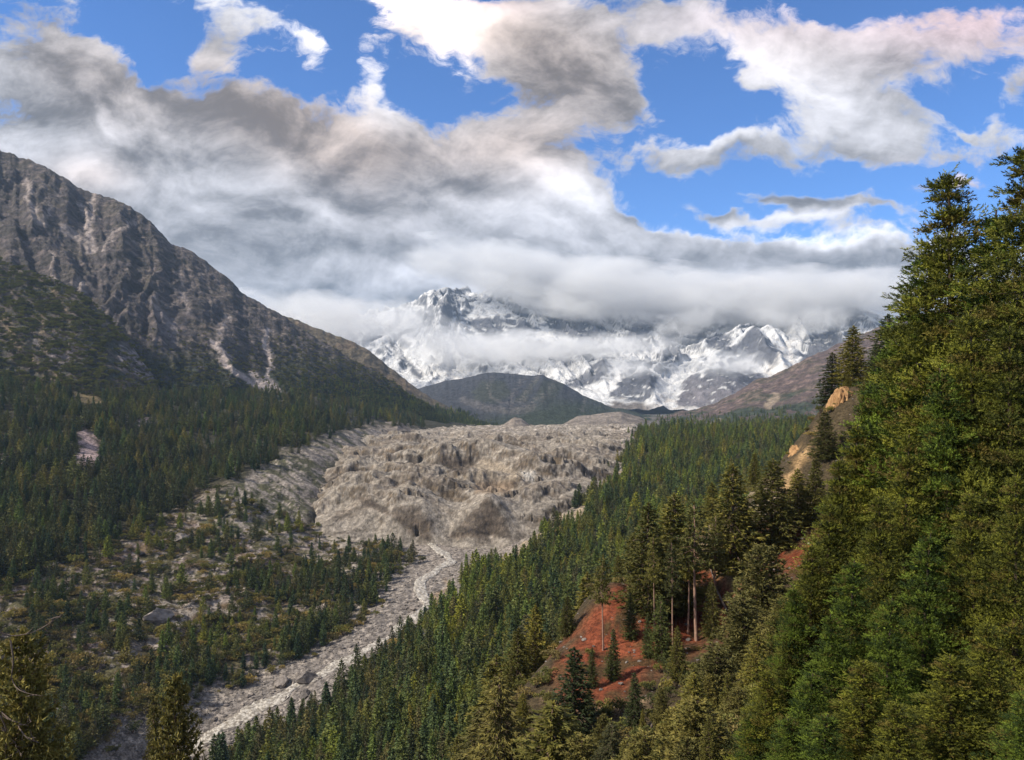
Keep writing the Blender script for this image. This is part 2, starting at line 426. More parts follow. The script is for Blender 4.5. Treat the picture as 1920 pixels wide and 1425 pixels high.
# open ground on the left bank: grass with pale stones
LEFT_OPEN = [(-60, 1110), (40, 1080), (150, 1025), (265, 990), (330, 955), (400, 915), (600, 990), (780, 1030), (840, 1060), (700, 1230), (420, 1380), (300, 1440), (-60, 1440)]
lo = area(jx, jy, LEFT_OPEN, 26)
C = lay(C, GRASS * 1.05 + C3(.012, .0, .0), lo * .9)
C = lay(C, BROWN * 1.1, lo * sstep(.0, .5, fbm(X / 60, Y / 60, 3, seed=60)) * .7)
C = lay(C, PINKROCK * .72, lo * sstep(.28, .52, spk + .45 * fbm(X / 110, Y / 110, 3, seed=61)) * .9)
C = lay(C, C3(.32, .27, .235), lo * sstep(.42, .62, spk2 + .35 * spk) * .85)
for pl, w in (([(200, 1180), (280, 1120), (360, 1080), (420, 1090), (440, 1150), (330, 1210), (240, 1230)], .7), ([(420, 1130), (520, 1090), (560, 1120), (470, 1190), (420, 1190)], .55),
              ([(560, 1040), (640, 1035), (780, 1045), (800, 1100), (700, 1160), (600, 1150)], .75)):
    C = lay(C, PALE * .82, area(jx, jy, pl, 30) * np.clip(w * .55 + spk * 1.5, 0, 1))
# moraine wall
wl = area(jx, jy, WALL, 12)
t = (px - 560) * .83 + (py - 930) * .55; s_ = -(px - 560) * .55 + (py - 930) * .83
streak = fbm(s_ / 5 + .4 * perlin(t / 30, s_ / 40), t / 38, 5, .65, seed=70)
C = lay(C, GREY_SCREE * .78, wl)
C = lay(C, GRASS * .9, wl * sstep(-.05, .35, streak + .45 * fbm(X / 120, Y / 120, 2, seed=74) + .22 - (px - 500) / 500) * .9)
C = lay(C, GREY_SCREE * 1.15, wl * sstep(.22, .42, -streak) * .85)
# gravel bed
gr = sstep(74, 46, dr + spk * 16 + (py > 1200) * 0)
C = lay(C, GREY_SCREE * .70 + C3(0, .004, .010), gr)
C = lay(C, PALE * .85, gr * sstep(.15, .45, spk2 + .5 * spk) * .8)
FORE = [(560, 1000), (640, 1010), (700, 1020), (780, 1012), (900, 1010), (1000, 1000), (1090, 940), (1120, 930), (1060, 985), (1000, 1040), (900, 1060), (850, 1100), (780, 1050), (640, 1040)]
C = lay(C, GREY_SCREE * .95, area(jx, jy, FORE, 14))
# bare scars on the right bank
for pl in ([(1120, 915), (1165, 880), (1190, 882), (1160, 905), (1110, 930)], [(1185, 800), (1200, 800), (1192, 830), (1175, 850), (1168, 862)], [(945, 1052), (1000, 1010), (1090, 955), (1110, 958), (1030, 1010), (960, 1062)],
           [(1020, 1005), (1095, 940), (1100, 952), (1030, 1015)], [(945, 1300), (880, 1330), (830, 1370), (860, 1380), (960, 1320)]):
    C = lay(C, TAN * .75 + C3(.06, .09, .1), area(jx, jy, pl, 6))
C = lay(C, C3(.30, .22, .15), area(jx, jy, [(838, 1092), (850, 1100), (832, 1135), (800, 1142), (815, 1110)], 5))
# scars in the left forest
for pl, c in (([(140, 815), (165, 808), (192, 830), (188, 855), (170, 880), (140, 872), (150, 840)], PINKROCK * 1.15), ([(258, 790), (285, 782), (278, 806), (262, 808)], PINKROCK * 1.1),
              ([(0, 858), (14, 850), (10, 880), (0, 890)], PINKROCK * 1.1), ([(85, 690), (130, 705), (190, 745), (200, 770), (160, 760), (100, 715)], DRYGRASS)):
    C = lay(C, c, area(jx, jy, pl, 5))
C *= (.80 + .25 * spk2[..., None])
C = np.clip(C, .012, .6)
me = mesh_np('valley', np.stack((X, Y, Z), -1).reshape(-1, 3), grid_faces(nv, nu))
vcol(me, 'cover', C.reshape(-1, 3))
me.materials.append(ground_mat('valley_ground', .22, .5, 1.5, .6))
valley = link(bpy.data.objects.new('valley_ground', me)); tag(valley, 'wooded valley ground with gravel bed and grassy moraine slopes', kind='structure')

# ---- river water
def ribbon(pts, wid, n):
    P = []; 
    for k in range(len(pts) - 1):
        for t in np.linspace(0, 1, n, endpoint=False): P.append(pts[k] * (1 - t) + pts[k + 1] * t)
    P = np.array(P + [pts[-1]])
    for _ in range(3): P[1:-1] = (P[:-2] + 2 * P[1:-1] + P[2:]) / 4
    T = np.gradient(P, axis=0)[:, :2]; T /= np.linalg.norm(T, axis=1)[:, None]
    return P, np.stack((-T[:, 1], T[:, 0]), 1)
Pc, Nn = ribbon(RIV, 9, 14)
k = np.linspace(0, 1, len(Pc)); nc = 21
sx = np.linspace(-1, 1, nc)
wl_ = (6.2 + 2.2 * np.sin(k * 34) + 2.0 * np.sin(k * 83 + 1)) * (1 + .35 * k)
wr_ = (6.2 + 2.2 * np.sin(k * 41 + 2) + 2.0 * np.sin(k * 97)) * (1 + .35 * k)
W = np.where(sx[None] < 0, wl_[:, None], wr_[:, None]) * sx[None]
RX = Pc[:, None, 0] + Nn[:, None, 0] * W; RY = Pc[:, None, 1] + Nn[:, None, 1] * W
RZ = Pc[:, None, 2] + 0 * W + .75 + fbm(RX / 4, RY / 4, 4, .6, seed=80) * .8 - np.abs(sx[None]) ** 4 * 1.2
me = mesh_np('river', np.stack((RX, RY, RZ), -1).reshape(-1, 3), grid_faces(len(Pc), nc))
m, n, p = new_mat('silty_water')
Ps = pos(n); f1 = noise(n, mapping(n, Ps, scale=(1, 1, 3)), .30, 8, .68, .4)
base = mixc(n, f1.smooth(.44, .58), (.20, .172, .135), (.52, .475, .405))
n.links.new(base, p.inputs['Base Color']); p.inputs['Roughness'].default_value = .35; p.inputs['Specular IOR Level'].default_value = .4
bump(n, p, noise(n, Ps, .7, 6, .6), .5)
me.materials.append(m)
tag(link(bpy.data.objects.new('river', me)), 'milky meltwater river running down the gravel bed', kind='structure')

# ---- glacier
GL = [(520, 1010, 1040, -215), (600, 1012, 1080), (700, 1022, 1066), (780, 1018, 1072), (850, 1014, 1080), (920, 1012, 1080), (985, 1008, 1085), (1060, 985, 1130), (1105, 945, 1210), (1140, 905, 1450), (1185, 850, 1800), (1200, 815, 2300),
      (610, 985, 1110), (640, 955, 1160), (667, 929, 1180), (724, 952, 1140), (750, 945, 1130), (787, 950, 1122), (775, 985, 1092), (800, 980, 1092), (818, 995, 1090), (830, 985, 1105), (850, 975, 1115), (917, 932, 1118), (890, 985, 1088), (945, 980, 1092), (958, 965, 1120), (880, 960, 1112),
      (760, 915, 1230), (850, 935, 1220), (700, 905, 1280), (640, 915, 1270), (900, 935, 1190), (1000, 940, 1180), (1050, 930, 1230), (990, 975, 1120),
      (887, 902, 1300), (925, 901, 1305), (965, 903, 1300), (925, 930, 1275), (960, 928, 1270), (823, 861, 1480), (870, 858, 1500), (912, 853, 1500), (950, 868, 1470), (1000, 888, 1420), (870, 893, 1440), (915, 905, 1420), (975, 903, 1390),
      (780, 880, 1440), (700, 870, 1500), (640, 868, 1500), (1080, 890, 1440), (1120, 870, 1600), (800, 845, 1700), (900, 840, 1750), (1000, 845, 1700), (1100, 840, 1750), (700, 840, 1750), (760, 820, 2100), (900, 820, 2150), (1050, 820, 2150), (1180, 820, 2150),
      (740, 808, 2600), (900, 806, 2700), (1050, 806, 2700), (1190, 805, 2700), (740, 800, 3400), (900, 800, 3400), (1050, 799, 3400), (1250, 798, 3400), (640, 845, 1650), (690, 820, 2000), (560, 930, 1250, -190), (580, 870, 1500, -160)]
S_GL = Surf(GL, 'lin', ws=.75)
nu, nv = 480, 380
X, Y = fan(540, 1215, nu, 1050, 3400, nv)
Z = S_GL(X, Y)
px, py = project(X, Y, Z)
amp = sstep(1085, 1250, Y) * .6 + .4
wx = X + fbm(X / 150, Y / 150, 4, seed=90) * 60; wy = Y + fbm(X / 150, Y / 150, 4, seed=95) * 70
Z = Z + amp * (ridged((wx * .8 + wy * .45) / 210, (wy * .9 - wx * .5) / 130, 4, .45, seed=91) * 4 + sharp((wx * .85 - wy * .35) / 170, (wy + wx * .35) / 80, 3, .38, seed=97) * 15)
Z = Z + fbm(X / 10, Y / 10, 4, .6, seed=98) * .5 * (.5 + .5 * amp)
RIDGES = [([(823, 1480), (870, 1500), (912, 1505), (955, 1470), (1000, 1420)], 17), ([(880, 1300), (925, 1310), (968, 1300)], 12), ([(640, 1300), (700, 1275), (760, 1265), (830, 1240)], 11), ([(600, 1180), (640, 1205), (690, 1190), (740, 1155)], 10), ([(985, 1180), (1040, 1225), (1085, 1290)], 10), ([(690, 1600), (800, 1570), (880, 1620)], 10), ([(960, 1650), (1040, 1600), (1110, 1560)], 11),
          ([(760, 1900), (900, 1870), (1020, 1900)], 10), ([(1000, 1380), (1050, 1400), (1110, 1450)], 11), ([(720, 1400), (780, 1370), (820, 1390)], 9), ([(1060, 1800), (1130, 1760), (1170, 1800)], 9), ([(650, 1420), (690, 1480), (760, 1500)], 8), ([(850, 2100), (980, 2060), (1120, 2120)], 9), ([(690, 2150), (780, 2120), (860, 2180)], 8), ([(900, 1190), (850, 1215), (800, 1200)], 7), ([(1020, 1120), (1040, 1160), (1080, 1200)], 7)]
for k_, (pl, h_) in enumerate(RIDGES):
    pl = np.array([((a_ - CX) / FOC * b_, b_) for a_, b_ in pl]); jX = X + fbm(X / 22, Y / 22, 4, .6, seed=700 + k_) * 6; jY = Y + fbm(X / 26, Y / 26, 4, .6, seed=720 + k_) * 8
    d_ = poly_dist(jX, jY, [tuple(q_) for q_ in pl]); yl = np.interp(jX, pl[:, 0], pl[:, 1]) if pl[0, 0] < pl[-1, 0] else np.interp(jX, pl[::-1, 0], pl[::-1, 1])
    h_ = h_ * 1.35; w_ = np.where(jY < yl, h_ * 1.6, h_ * 5); Z = Z + h_ * np.clip(1 - d_ / w_, 0, 1)
edge = sstep(.0, .045, (px - 540) / 675) * sstep(1, .955, (px - 540) / 675)
Z = Z - 30 * (1 - edge)
# meltwater portals at the foot of the ice
for (qx, qy, w_, h_) in ((792, 1003, 13, 17), (887, 1007, 13, 8), (868, 1009, 6, 5)):
    gx, gy = project(X, Y, Z)
    inn = np.clip(1 - ((gx - qx) / w_) ** 2, 0, 1) ** .5 * sstep(1078, 1086, Y) * sstep(1105, 1096, Y)
    Z = np.where((gy > qy - h_ * 1.2) & (gy < qy + h_) , Z - inn * h_ * 1.1, Z)
px, py = project(X, Y, Z)
st, nxx, nyy = slope_of(X, Y, Z)
spk = fbm(X / 11, Y / 11, 5, .62, seed=101); big = fbm(X / 130, Y / 130, 3, seed=103)
C = np.zeros(X.shape + (3,)) + C3(.315, .272, .222)
C = lay(C, C3(.20, .160, .122), sstep(-.15, .45, big) * .75)
C = lay(C, C3(.47, .41, .34), sstep(.15, .5, spk) * .55)
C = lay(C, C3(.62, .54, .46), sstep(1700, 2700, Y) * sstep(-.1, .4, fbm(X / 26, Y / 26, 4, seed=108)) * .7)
C = lay(C, C3(.13, .10, .078), sstep(.2, .55, fbm(X / 34, Y / 20, 5, .6, seed=109)) * .45)
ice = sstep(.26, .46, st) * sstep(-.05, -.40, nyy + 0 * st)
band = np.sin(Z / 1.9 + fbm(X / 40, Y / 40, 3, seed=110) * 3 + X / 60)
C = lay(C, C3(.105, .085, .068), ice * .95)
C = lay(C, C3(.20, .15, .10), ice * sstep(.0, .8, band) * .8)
for pl in ([(836, 1010), (870, 972), (917, 934), (945, 970), (960, 1008)], [(738, 950), (788, 948), (806, 985), (802, 1010), (768, 1004), (735, 965)], [(664, 928), (690, 935), (724, 950), (738, 968), (690, 955)], [(820, 862), (870, 860), (905, 862), (868, 892), (840, 880)]):
    C = lay(C, C3(.115, .090, .070) * (1 + .35 * band[..., None]), area(px + spk * 4, py + spk * 4, pl, 4) * .85)
for pl, c_ in (([(975, 885), (1003, 884), (1000, 905), (985, 898)], C3(.62, .58, .52)), ([(870, 900), (905, 858), (940, 868), (985, 895), (930, 905)], C3(.38, .31, .23)), ([(890, 925), (890, 903), (965, 903), (955, 925)], C3(.29, .21, .14))):
    C = lay(C, c_, area(px, py, pl, 5) * .8)
stk = fbm((wx * .8 + wy * .45) / 60, (wy * .9 - wx * .5) / 9, 5, .6, seed=114)
C = np.clip(C * (.74 + .20 * fbm(X / 5, Y / 5, 3, .6, seed=112)[..., None] + .30 * stk[..., None]), .03, .75)
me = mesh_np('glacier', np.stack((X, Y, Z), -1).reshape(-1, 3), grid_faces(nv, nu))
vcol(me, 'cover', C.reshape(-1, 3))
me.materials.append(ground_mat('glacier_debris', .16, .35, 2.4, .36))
tag(link(bpy.data.objects.new('glacier', me)), 'debris covered glacier tongue with brown ice cliffs at its snout', kind='structure')
GLX, GLY, GLZ = X, Y, Z

# ---- near hillside on the right with bare red soil
HIL = [(880, 1425, 140), (960, 1330, 150), (1040, 1215, 165), (1120, 1125, 180), (1220, 1085, 190), (1300, 1005, 205), (1380, 962, 215), (1420, 910, 225), (1480, 855, 235), (1520, 805, 245), (1570, 775, 255), (1650, 755, 265), (1750, 735, 270), (1950, 700, 280),
       (1100, 1300, 125), (1250, 1300, 120), (1130, 1250, 140), (1310, 1165, 160), (1250, 1200, 150), (1400, 1100, 160), (1480, 1040, 165), (1550, 980, 170), (1600, 850, 200), (1700, 800, 190), (1200, 1400, 95), (1400, 1400, 70), (1000, 1425, 120), (1600, 1425, 40), (1900, 1425, 25),
       (1900, 1000, 90), (1750, 1000, 130), (1950, 800, 160), (2100, 1000, 60), (2100, 1425, 12),
       (800, 0, 210, -165), (960, 0, 205, -135), (1120, 0, 240, -122), (1300, 0, 270, -112), (1420, 0, 300, -100), (1520, 0, 320, -92), (1650, 0, 340, -70), (1800, 0, 360, -50), (2000, 0, 380, -30),
       (700, 0, 140, -135), (600, 0, 80, -90), (400, 0, 40, -45), (800, 0, 60, -48), (1000, 0, 50, -34), (1300, 0, 30, -17), (1000, 0, 20, -13), (500, 0, 15, -14), (1300, 0, 8, -4.5), (1000, 0, 6, -4), (1900, 0, 8, -3.5),
       (310, 0, 125, -74), (0, 0, 72, -43), (-200, 0, 100, -60), (0, 0, 130, -88), (300, 0, 200, -140), (0, 0, 200, -132), (-200, 0, 200, -135)]
S_HIL = Surf(HIL)
def hill_z(X, Y):
    z = S_HIL(X, Y); k = sstep(70, 25, Y)
    z = z * (1 - k) + np.minimum(z, -.50 * Y - 1.6) * k
    return z + (fbm(X / 22, Y / 22, 4, .5, seed=121) * 1.6 + ridged(X / 7, Y / 9, 4, .5, seed=123) * .45) * np.clip(Y / 60, .1, 1)
nu, nv = 360, 280
X, Y = fan(-260, 2150, nu, 5, 375, nv)
Z = hill_z(X, Y)
px, py = project(X, Y, Z)
jx = px + fbm(X / 9, Y / 9, 4, seed=130) * 22; jy = py + fbm(X / 9, Y / 9, 4, seed=131) * 22
C = np.zeros(X.shape + (3,)) + C3(.060, .044, .024)
RED = [(1040, 1240), (1090, 1150), (1160, 1110), (1230, 1095), (1330, 1040), (1400, 1000), (1500, 990), (1560, 1000), (1500, 1060), (1420, 1090), (1380, 1180), (1250, 1240), (1180, 1300), (1060, 1330)]
C = lay(C, REDSOIL, area(jx, jy, RED, 22))
C = lay(C, REDSOIL * 1.5 + C3(.02, .01, .005), area(jx, jy, RED, 22) * sstep(.1, .5, fbm(X / 8, Y / 8, 5, .6, seed=133)) * .7)
C = lay(C, C3(.062, .042, .018), area(jx, jy, RED, 22) * sstep(-.15, .20, fbm(X / 9, Y / 9, 5, .65, seed=134)) * .9)
for pl, c_ in (([(1320, 1020), (1332, 985), (1362, 972), (1375, 1000), (1352, 1035)], TAN * .85 + C3(.0, .03, .05)), ([(1410, 955), (1420, 925), (1442, 912), (1442, 950), (1420, 975)], TAN * .8 + C3(0, .05, .07)), ([(1455, 915), (1490, 862), (1525, 812), (1532, 835), (1490, 890), (1468, 930)], TAN * .8),
               ([(1360, 1060), (1400, 1065), (1385, 1110), (1350, 1100)], TAN * .9), ([(1030, 1330), (1200, 1315), (1210, 1325), (1040, 1345)], C3(.26, .17, .10))):
    C = lay(C, c_, area(jx, jy, pl, 10))
C = np.clip(C * (1 + .35 * fbm(X / 2.5, Y / 2.5, 4, .6, seed=136)[..., None]), .012, .7)
me = mesh_np('hillside', np.stack((X, Y, Z), -1).reshape(-1, 3), grid_faces(nv, nu))
vcol(me, 'cover', C.reshape(-1, 3))
me.materials.append(ground_mat('hillside_soil', 1.3, 2.2, .35, .5))
tag(link(bpy.data.objects.new('hillside', me)), 'steep near hillside with bare red soil between trees', kind='structure')

# ---- mountains: each is a face running from a ridge line down to its foot, with a back slope
def resample(pl, px):
    pl = np.array(pl, float); return [np.interp(px, pl[:, 0], pl[:, k]) for k in range(1, pl.shape[1])]
def mountain(name, label, ridge, foot, nu, nv, rough, cover, mat, prof=1.15, gull=1.0, seed=0, back=900, spur=60):
    """ridge, foot: (column, row, distance); cover(px, py, X, Y, Z, v, st, g) gives the ground colours"""
    pxs = np.linspace(ridge[0][0], ridge[-1][0], nu)
    ry, rD = resample(ridge, pxs); fy, fD = resample(foot, pxs)
    ry = ry + fbm(pxs / 34, pxs * 0 + seed, 5, .6, seed=seed + 2) * rough * .3
    A = np.stack(((pxs - CX) / FOC * rD, rD, (HY - ry) / FOC * rD), -1)
    B = np.stack(((pxs - CX) / FOC * fD, fD, (HY - fy) / FOC * fD), -1)
    nb = max(6, nv // 8)
    v = np.concatenate((np.linspace(-.35, 0, nb, endpoint=False), np.linspace(0, 1, nv)))
    Vv = v[:, None] * np.ones(nu)[None]
    t = np.clip(Vv, 0, 1)
    X = A[None, :, 0] * (1 - t) + B[None, :, 0] * t; Y = A[None, :, 1] * (1 - t) + B[None, :, 1] * t
    Z = B[None, :, 2] + (A[None, :, 2] - B[None, :, 2]) * (1 - t) ** prof
    bk = np.clip(-Vv, 0, 1); Y = Y + bk / .35 * back; Z = Z - bk / .35 * back * .6
    H = (A[:, 2] - B[:, 2]).clip(30)[None] * np.ones_like(X)
    s = np.cumsum(np.concatenate(([0], np.linalg.norm(np.diff(A[:, :2], axis=0), axis=1))))[None] * np.ones_like(X)
    wob = fbm(s / 420, Vv * 2.2, 3, seed=seed + 5) * 90
    env = sstep(0, .10, t) * sstep(1.02, .8, t) + .10
    g = ridged((s + wob) / 300 + Vv * .35, Vv * 1.3 + seed, 5, .52, seed=seed + 7)
    g2 = ridged((s + wob * .6) / 95 + Vv * .5, Vv * 4 + seed, 4, .55, seed=seed + 13)
    Z = Z + env * gull * (g * H * .034 + g2 * H * .009) + (sharp(X / spur / 1.6, (Y + Z * .7) / spur / 1.6, 5, .55, seed=seed + 20) * 1.5) * rough * .6 * (.2 + env * .8)
    px, py = project(X, Y, Z); st, _, _ = slope_of(X, Y, Z)
    C = np.clip(cover(px, py, X, Y, Z, t, st, g, g2), .01, .9)
    me = mesh_np(name, np.stack((X, Y, Z), -1).reshape(-1, 3), grid_faces(len(v), nu)[:, ::-1])
    vcol(me, 'cover', C.reshape(-1, 3)); me.materials.append(mat)
    o = link(bpy.data.objects.new(name, me)); tag(o, label, kind='structure')
    return X, Y, Z, px, py
M_ROCK = ground_mat('mountain_rock', .045, .06, 18, .32)

def fnoise(X, Y, Z, s, sd, o=4, gain=.55): return fbm(X / s, (Y * .6 + Z) / s, o, gain, seed=sd)
def cov_left(px, py, X, Y, Z, t, st, g, g2):
    a1 = fnoise(X, Y, Z, 140, 201, 5, .6); a2 = fnoise(X, Y, Z, 36, 203, 4, .6)
    C = np.zeros(X.shape + (3,)) + C3(.100, .086, .086)
    C = lay(C, C3(.10, .086, .068), sstep(-.1, .5, a1) * .8)
    C = lay(C, C3(.055, .050, .042), sstep(.05, .5, -a1 + .3 * a2) * .75)
    C = lay(C, C3(.235, .18, .165), sstep(.30, .62, a2 + .25 * a1) * .35)
    jx = px + a1 * 10 + a2 * 3; jy = py + a2 * 6
    low = sstep(0, 60, jy - np.interp(px, [0, 300, 450, 600, 760], [560, 640, 640, 640, 690]))
    C = lay(C, C3(.040, .047, .030), low * sstep(-.35, .25, a1 + a2 * .6 + .25) * .9)
    for pl, w, c_ in (([(50, 340), (60, 380), (68, 408), (90, 420)], 6, 1), ([(95, 385), (88, 420)], 4, .9), ([(148, 385), (170, 420), (165, 440), (175, 470)], 6, 1), ([(175, 360), (172, 400), (163, 440), (165, 460), (178, 472)], 5, 1.1), ([(125, 430), (150, 450), (175, 472)], 8, .9),
                      ([(250, 415), (215, 435), (205, 450), (192, 470)], 4, .9), ([(390, 500), (340, 560), (320, 570)], 3, .6), ([(335, 510), (345, 560), (352, 590)], 4, .7), ([(420, 590), (425, 600), (412, 640), (402, 650), (430, 690), (470, 715)], 5, .85),
                      ([(503, 620), (497, 640), (500, 690), (500, 710), (545, 748)], 5, 1.35), ([(400, 640), (430, 690), (480, 722), (548, 750)], 6, 1.3), ([(470, 700), (505, 722), (550, 750)], 8, 1.35), ([(290, 555), (310, 600), (330, 620)], 6, .7), ([(150, 525), (155, 545), (135, 530)], 7, .8), ([(95, 470), (97, 520)], 2.5, .9)):
        C = lay(C, C3(.36, .30, .27) * c_, sstep(w + 2.2, w * .45, poly_dist(jx, jy, pl) + a2 * 2.5) * .9)
    C = lay(C, C3(.23, .20, .20), area(jx, jy, [(285, 560), (320, 585), (340, 640), (330, 650), (300, 620)], 6) * .5)
    C *= (.98 + .35 * a2[..., None])
    return C
RID_L = [(-260, 150, 3500), (-100, 225, 3500), (0, 282, 3500), (40, 295, 3500), (85, 310, 3480), (110, 330, 3470), (180, 365, 3450), (220, 375, 3440), (265, 400, 3420), (290, 425, 3400), (320, 455, 3400), (365, 475, 3380), (400, 500, 3370), (430, 525, 3350), (450, 545, 3340), (500, 575, 3320), (560, 612, 3300), (640, 662, 3280), (720, 706, 3260), (770, 740, 3250), (840, 790, 3240)]
FOO_L = [(-260, 740, 1750), (0, 745, 1800), (200, 760, 1880), (400, 768, 2150), (600, 765, 2600), (760, 790, 3000), (840, 812, 3150)]
LEFTM = mountain('mountain', 'tall dark rocky mountain with pale scree gullies at far left', RID_L, FOO_L, 420, 300, 13, cov_left, M_ROCK, prof=1.12, seed=1)

def cov_sho(px, py, X, Y, Z, t, st, g, g2):
    a1 = fnoise(X, Y, Z, 90, 221, 4, .6); a2 = fnoise(X, Y, Z, 20, 223, 4, .62)
    C = np.zeros(X.shape + (3,)) + C3(.085, .07, .060)
    C = lay(C, C3(.042, .045, .032), sstep(-.3, .3, a1 + a2 * .5) * .8)
    C = lay(C, C3(.24, .20, .20), area(px + a2 * 6, py + a2 * 6, [(225, 650), (265, 640), (290, 660), (305, 705), (270, 715), (225, 690)], 8) * sstep(-.4, .2, a2) * .9)
    C = lay(C, C3(.22, .185, .18), area(px + a2 * 8, py + a2 * 8, [(60, 640), (110, 630), (160, 660), (130, 690), (80, 680)], 12) * sstep(-.1, .3, a2) * .8)
    for pl, w in (([(10, 600), (30, 640), (60, 680), (110, 715), (170, 745), (210, 770)], 10), ([(80, 590), (78, 640), (90, 660)], 4), ([(100, 545), (130, 600)], 3)):
        C = lay(C, C3(.17, .13, .085), sstep(w + 4, w * .4, poly_dist(px + a2 * 5, py + a2 * 5, pl)) * .85)
    return C * (1.35 + .5 * a2[..., None])
RID_S = [(-260, 430, 2450), (-60, 470, 2400), (0, 488, 2380), (60, 512, 2350), (140, 545, 2300), (195, 588, 2250), (240, 640, 2200), (275, 690, 2150), (300, 728, 2100), (330, 765, 2050)]
FOO_S = [(-260, 740, 1620), (0, 748, 1680), (200, 765, 1780), (330, 785, 1900)]
SHO = mountain('mountain_shoulder', 'shrub covered rocky shoulder below the left mountain', RID_S, FOO_S, 240, 160, 9, cov_sho, M_ROCK, prof=1.0, gull=.8, seed=40, back=400, spur=40)

def cov_back(px, py, X, Y, Z, t, st, g, g2):
    a1 = fnoise(X, Y, Z, 200, 241, 4, .6); a2 = fnoise(X, Y, Z, 45, 243, 4, .6)
    C = np.zeros(X.shape + (3,)) + C3(.130, .105, .072)
    C = lay(C, C3(.17, .125, .090), sstep(0, .5, a1) * .7)
    lowl = sstep(-6, 22, py + a1 * 18 - np.interp(px, [600, 690, 740, 800, 900], [660, 712, 735, 752, 770]))
    C = lay(C, C3(.032, .046, .026), lowl * sstep(-.7, -.1, a1 + a2) * .95)
    C = lay(C, C3(.20, .14, .085), area(px + a2 * 8, py + a2 * 6, [(690, 690), (760, 715), (770, 730), (745, 735), (700, 712)], 8) * .6)
    return C * (.95 + .3 * a2[..., None])
RID_B = [(430, 660, 4300), (490, 600, 4300), (520, 588, 4300), (560, 602, 4300), (640, 633, 4300), (690, 655, 4280), (720, 680, 4250), (760, 712, 4200), (800, 742, 4150), (840, 762, 4100), (900, 785, 4000), (960, 800, 3900), (1000, 812, 3850)]
FOO_B = [(430, 800, 3300), (700, 808, 3300), (1000, 822, 3400)]
SPUR = mountain('mountain_spur', 'brown ridge with dark wooded foot behind the left mountain', RID_B, FOO_B, 260, 140, 10, cov_back, M_ROCK, prof=1.0, gull=.7, seed=60, back=500)

def cov_mid(px, py, X, Y, Z, t, st, g, g2):
    a1 = fnoise(X, Y, Z, 240, 261, 4, .6); a2 = fnoise(X, Y, Z, 55, 263, 4, .6)
    C = np.zeros(X.shape + (3,)) + C3(.055, .058, .068)
    C = lay(C, C3(.040, .052, .034), sstep(-20, 30, py - np.interp(px, [800, 950, 1000, 1200], [800, 775, 745, 752]) + a1 * 14) * .9)
    C = lay(C, C3(.052, .058, .044), (area(px + a2 * 3, py + a2 * 3, [(885, 735), (905, 715), (945, 712), (960, 740), (925, 757), (890, 752)], 5) + area(px + a2 * 3, py + a2 * 3, [(960, 755), (1000, 715), (1010, 712), (985, 752)], 4) + area(px, py, [(1000, 752), (1020, 712), (1060, 720), (1040, 745)], 4)) * .8)
    for pl, w in (([(925, 705), (915, 720), (920, 745), (945, 757), (980, 752)], 1.6), ([(985, 705), (960, 740), (955, 760)], 2), ([(1010, 706), (985, 740), (975, 755)], 2.4), ([(1040, 712), (1030, 735), (1000, 758)], 2), ([(870, 750), (910, 765), (960, 772), (1000, 762)], 8), ([(1100, 745), (1090, 770)], 1.5)):
        C = lay(C, C3(.16, .145, .135), sstep(w + 2, w * .3, poly_dist(px + a2 * 6, py + a2 * 5, pl)) * .5)
    return C * (.95 + .25 * a2[..., None])
RID_M = [(740, 745, 5600), (800, 723, 5600), (830, 716, 5600), (880, 706, 5600), (930, 697, 5600), (975, 704, 5600), (1020, 704, 5550), (1060, 722, 5500), (1100, 744, 5400), (1150, 764, 5300), (1210, 776, 5200), (1300, 795, 5100)]
FOO_M = [(740, 806, 3500), (1000, 806, 3550), (1300, 806, 3500)]
mountain('dark_hill', 'low dark blue hill with pale gully lines in front of the snow peaks', RID_M, FOO_M, 300, 130, 7, cov_mid, M_ROCK, prof=1.0, gull=.4, seed=80, back=600)

def cov_right(px, py, X, Y, Z, t, st, g, g2):
    a1 = fnoise(X, Y, Z, 170, 281, 4, .6); a2 = fnoise(X, Y, Z, 40, 283, 4, .6)
    C = np.zeros(X.shape + (3,)) + C3(.12, .088, .080)
    C = lay(C, C3(.09, .078, .050), sstep(-.1, .4, a1) * .8)
    C = lay(C, C3(.22, .155, .13), sstep(.15, .5, a2 + .3 * a1) * .6)
    C = lay(C, C3(.038, .054, .035), sstep(-12, 24, py + a1 * 22 - np.interp(px, [1300, 1450, 1550, 1700], [775, 752, 730, 700])) * sstep(-.6, .0, a1 + a2) * .9)
    for pl, w in (([(1330, 798), (1350, 788)], 3), ([(1375, 800), (1395, 788)], 3), ([(1440, 760), (1455, 745)], 8)):
        C = lay(C, C3(.33, .26, .19), sstep(w + 2, w * .4, poly_dist(px + a2 * 3, py + a2 * 3, pl)) * .8)
    return C * (.95 + .3 * a2[..., None])
RID_R = [(1230, 782, 4800), (1300, 768, 4700), (1340, 756, 4600), (1380, 735, 4550), (1420, 712, 4500), (1480, 690, 4450), (1520, 668, 4400), (1560, 650, 4400), (1600, 632, 4400), (1650, 615, 4350), (1700, 600, 4300), (1900, 540, 4200), (2150, 480, 4100)]
FOO_R = [(1230, 806, 3600), (1400, 806, 3300), (1600, 806, 3100), (2150, 806, 2900)]
RIGHTM = mountain('side_mountain', 'reddish brown mountain flank rising behind the right forest', RID_R, FOO_R, 300, 150, 10, cov_right, M_ROCK, prof=1.05, seed=100, back=700)

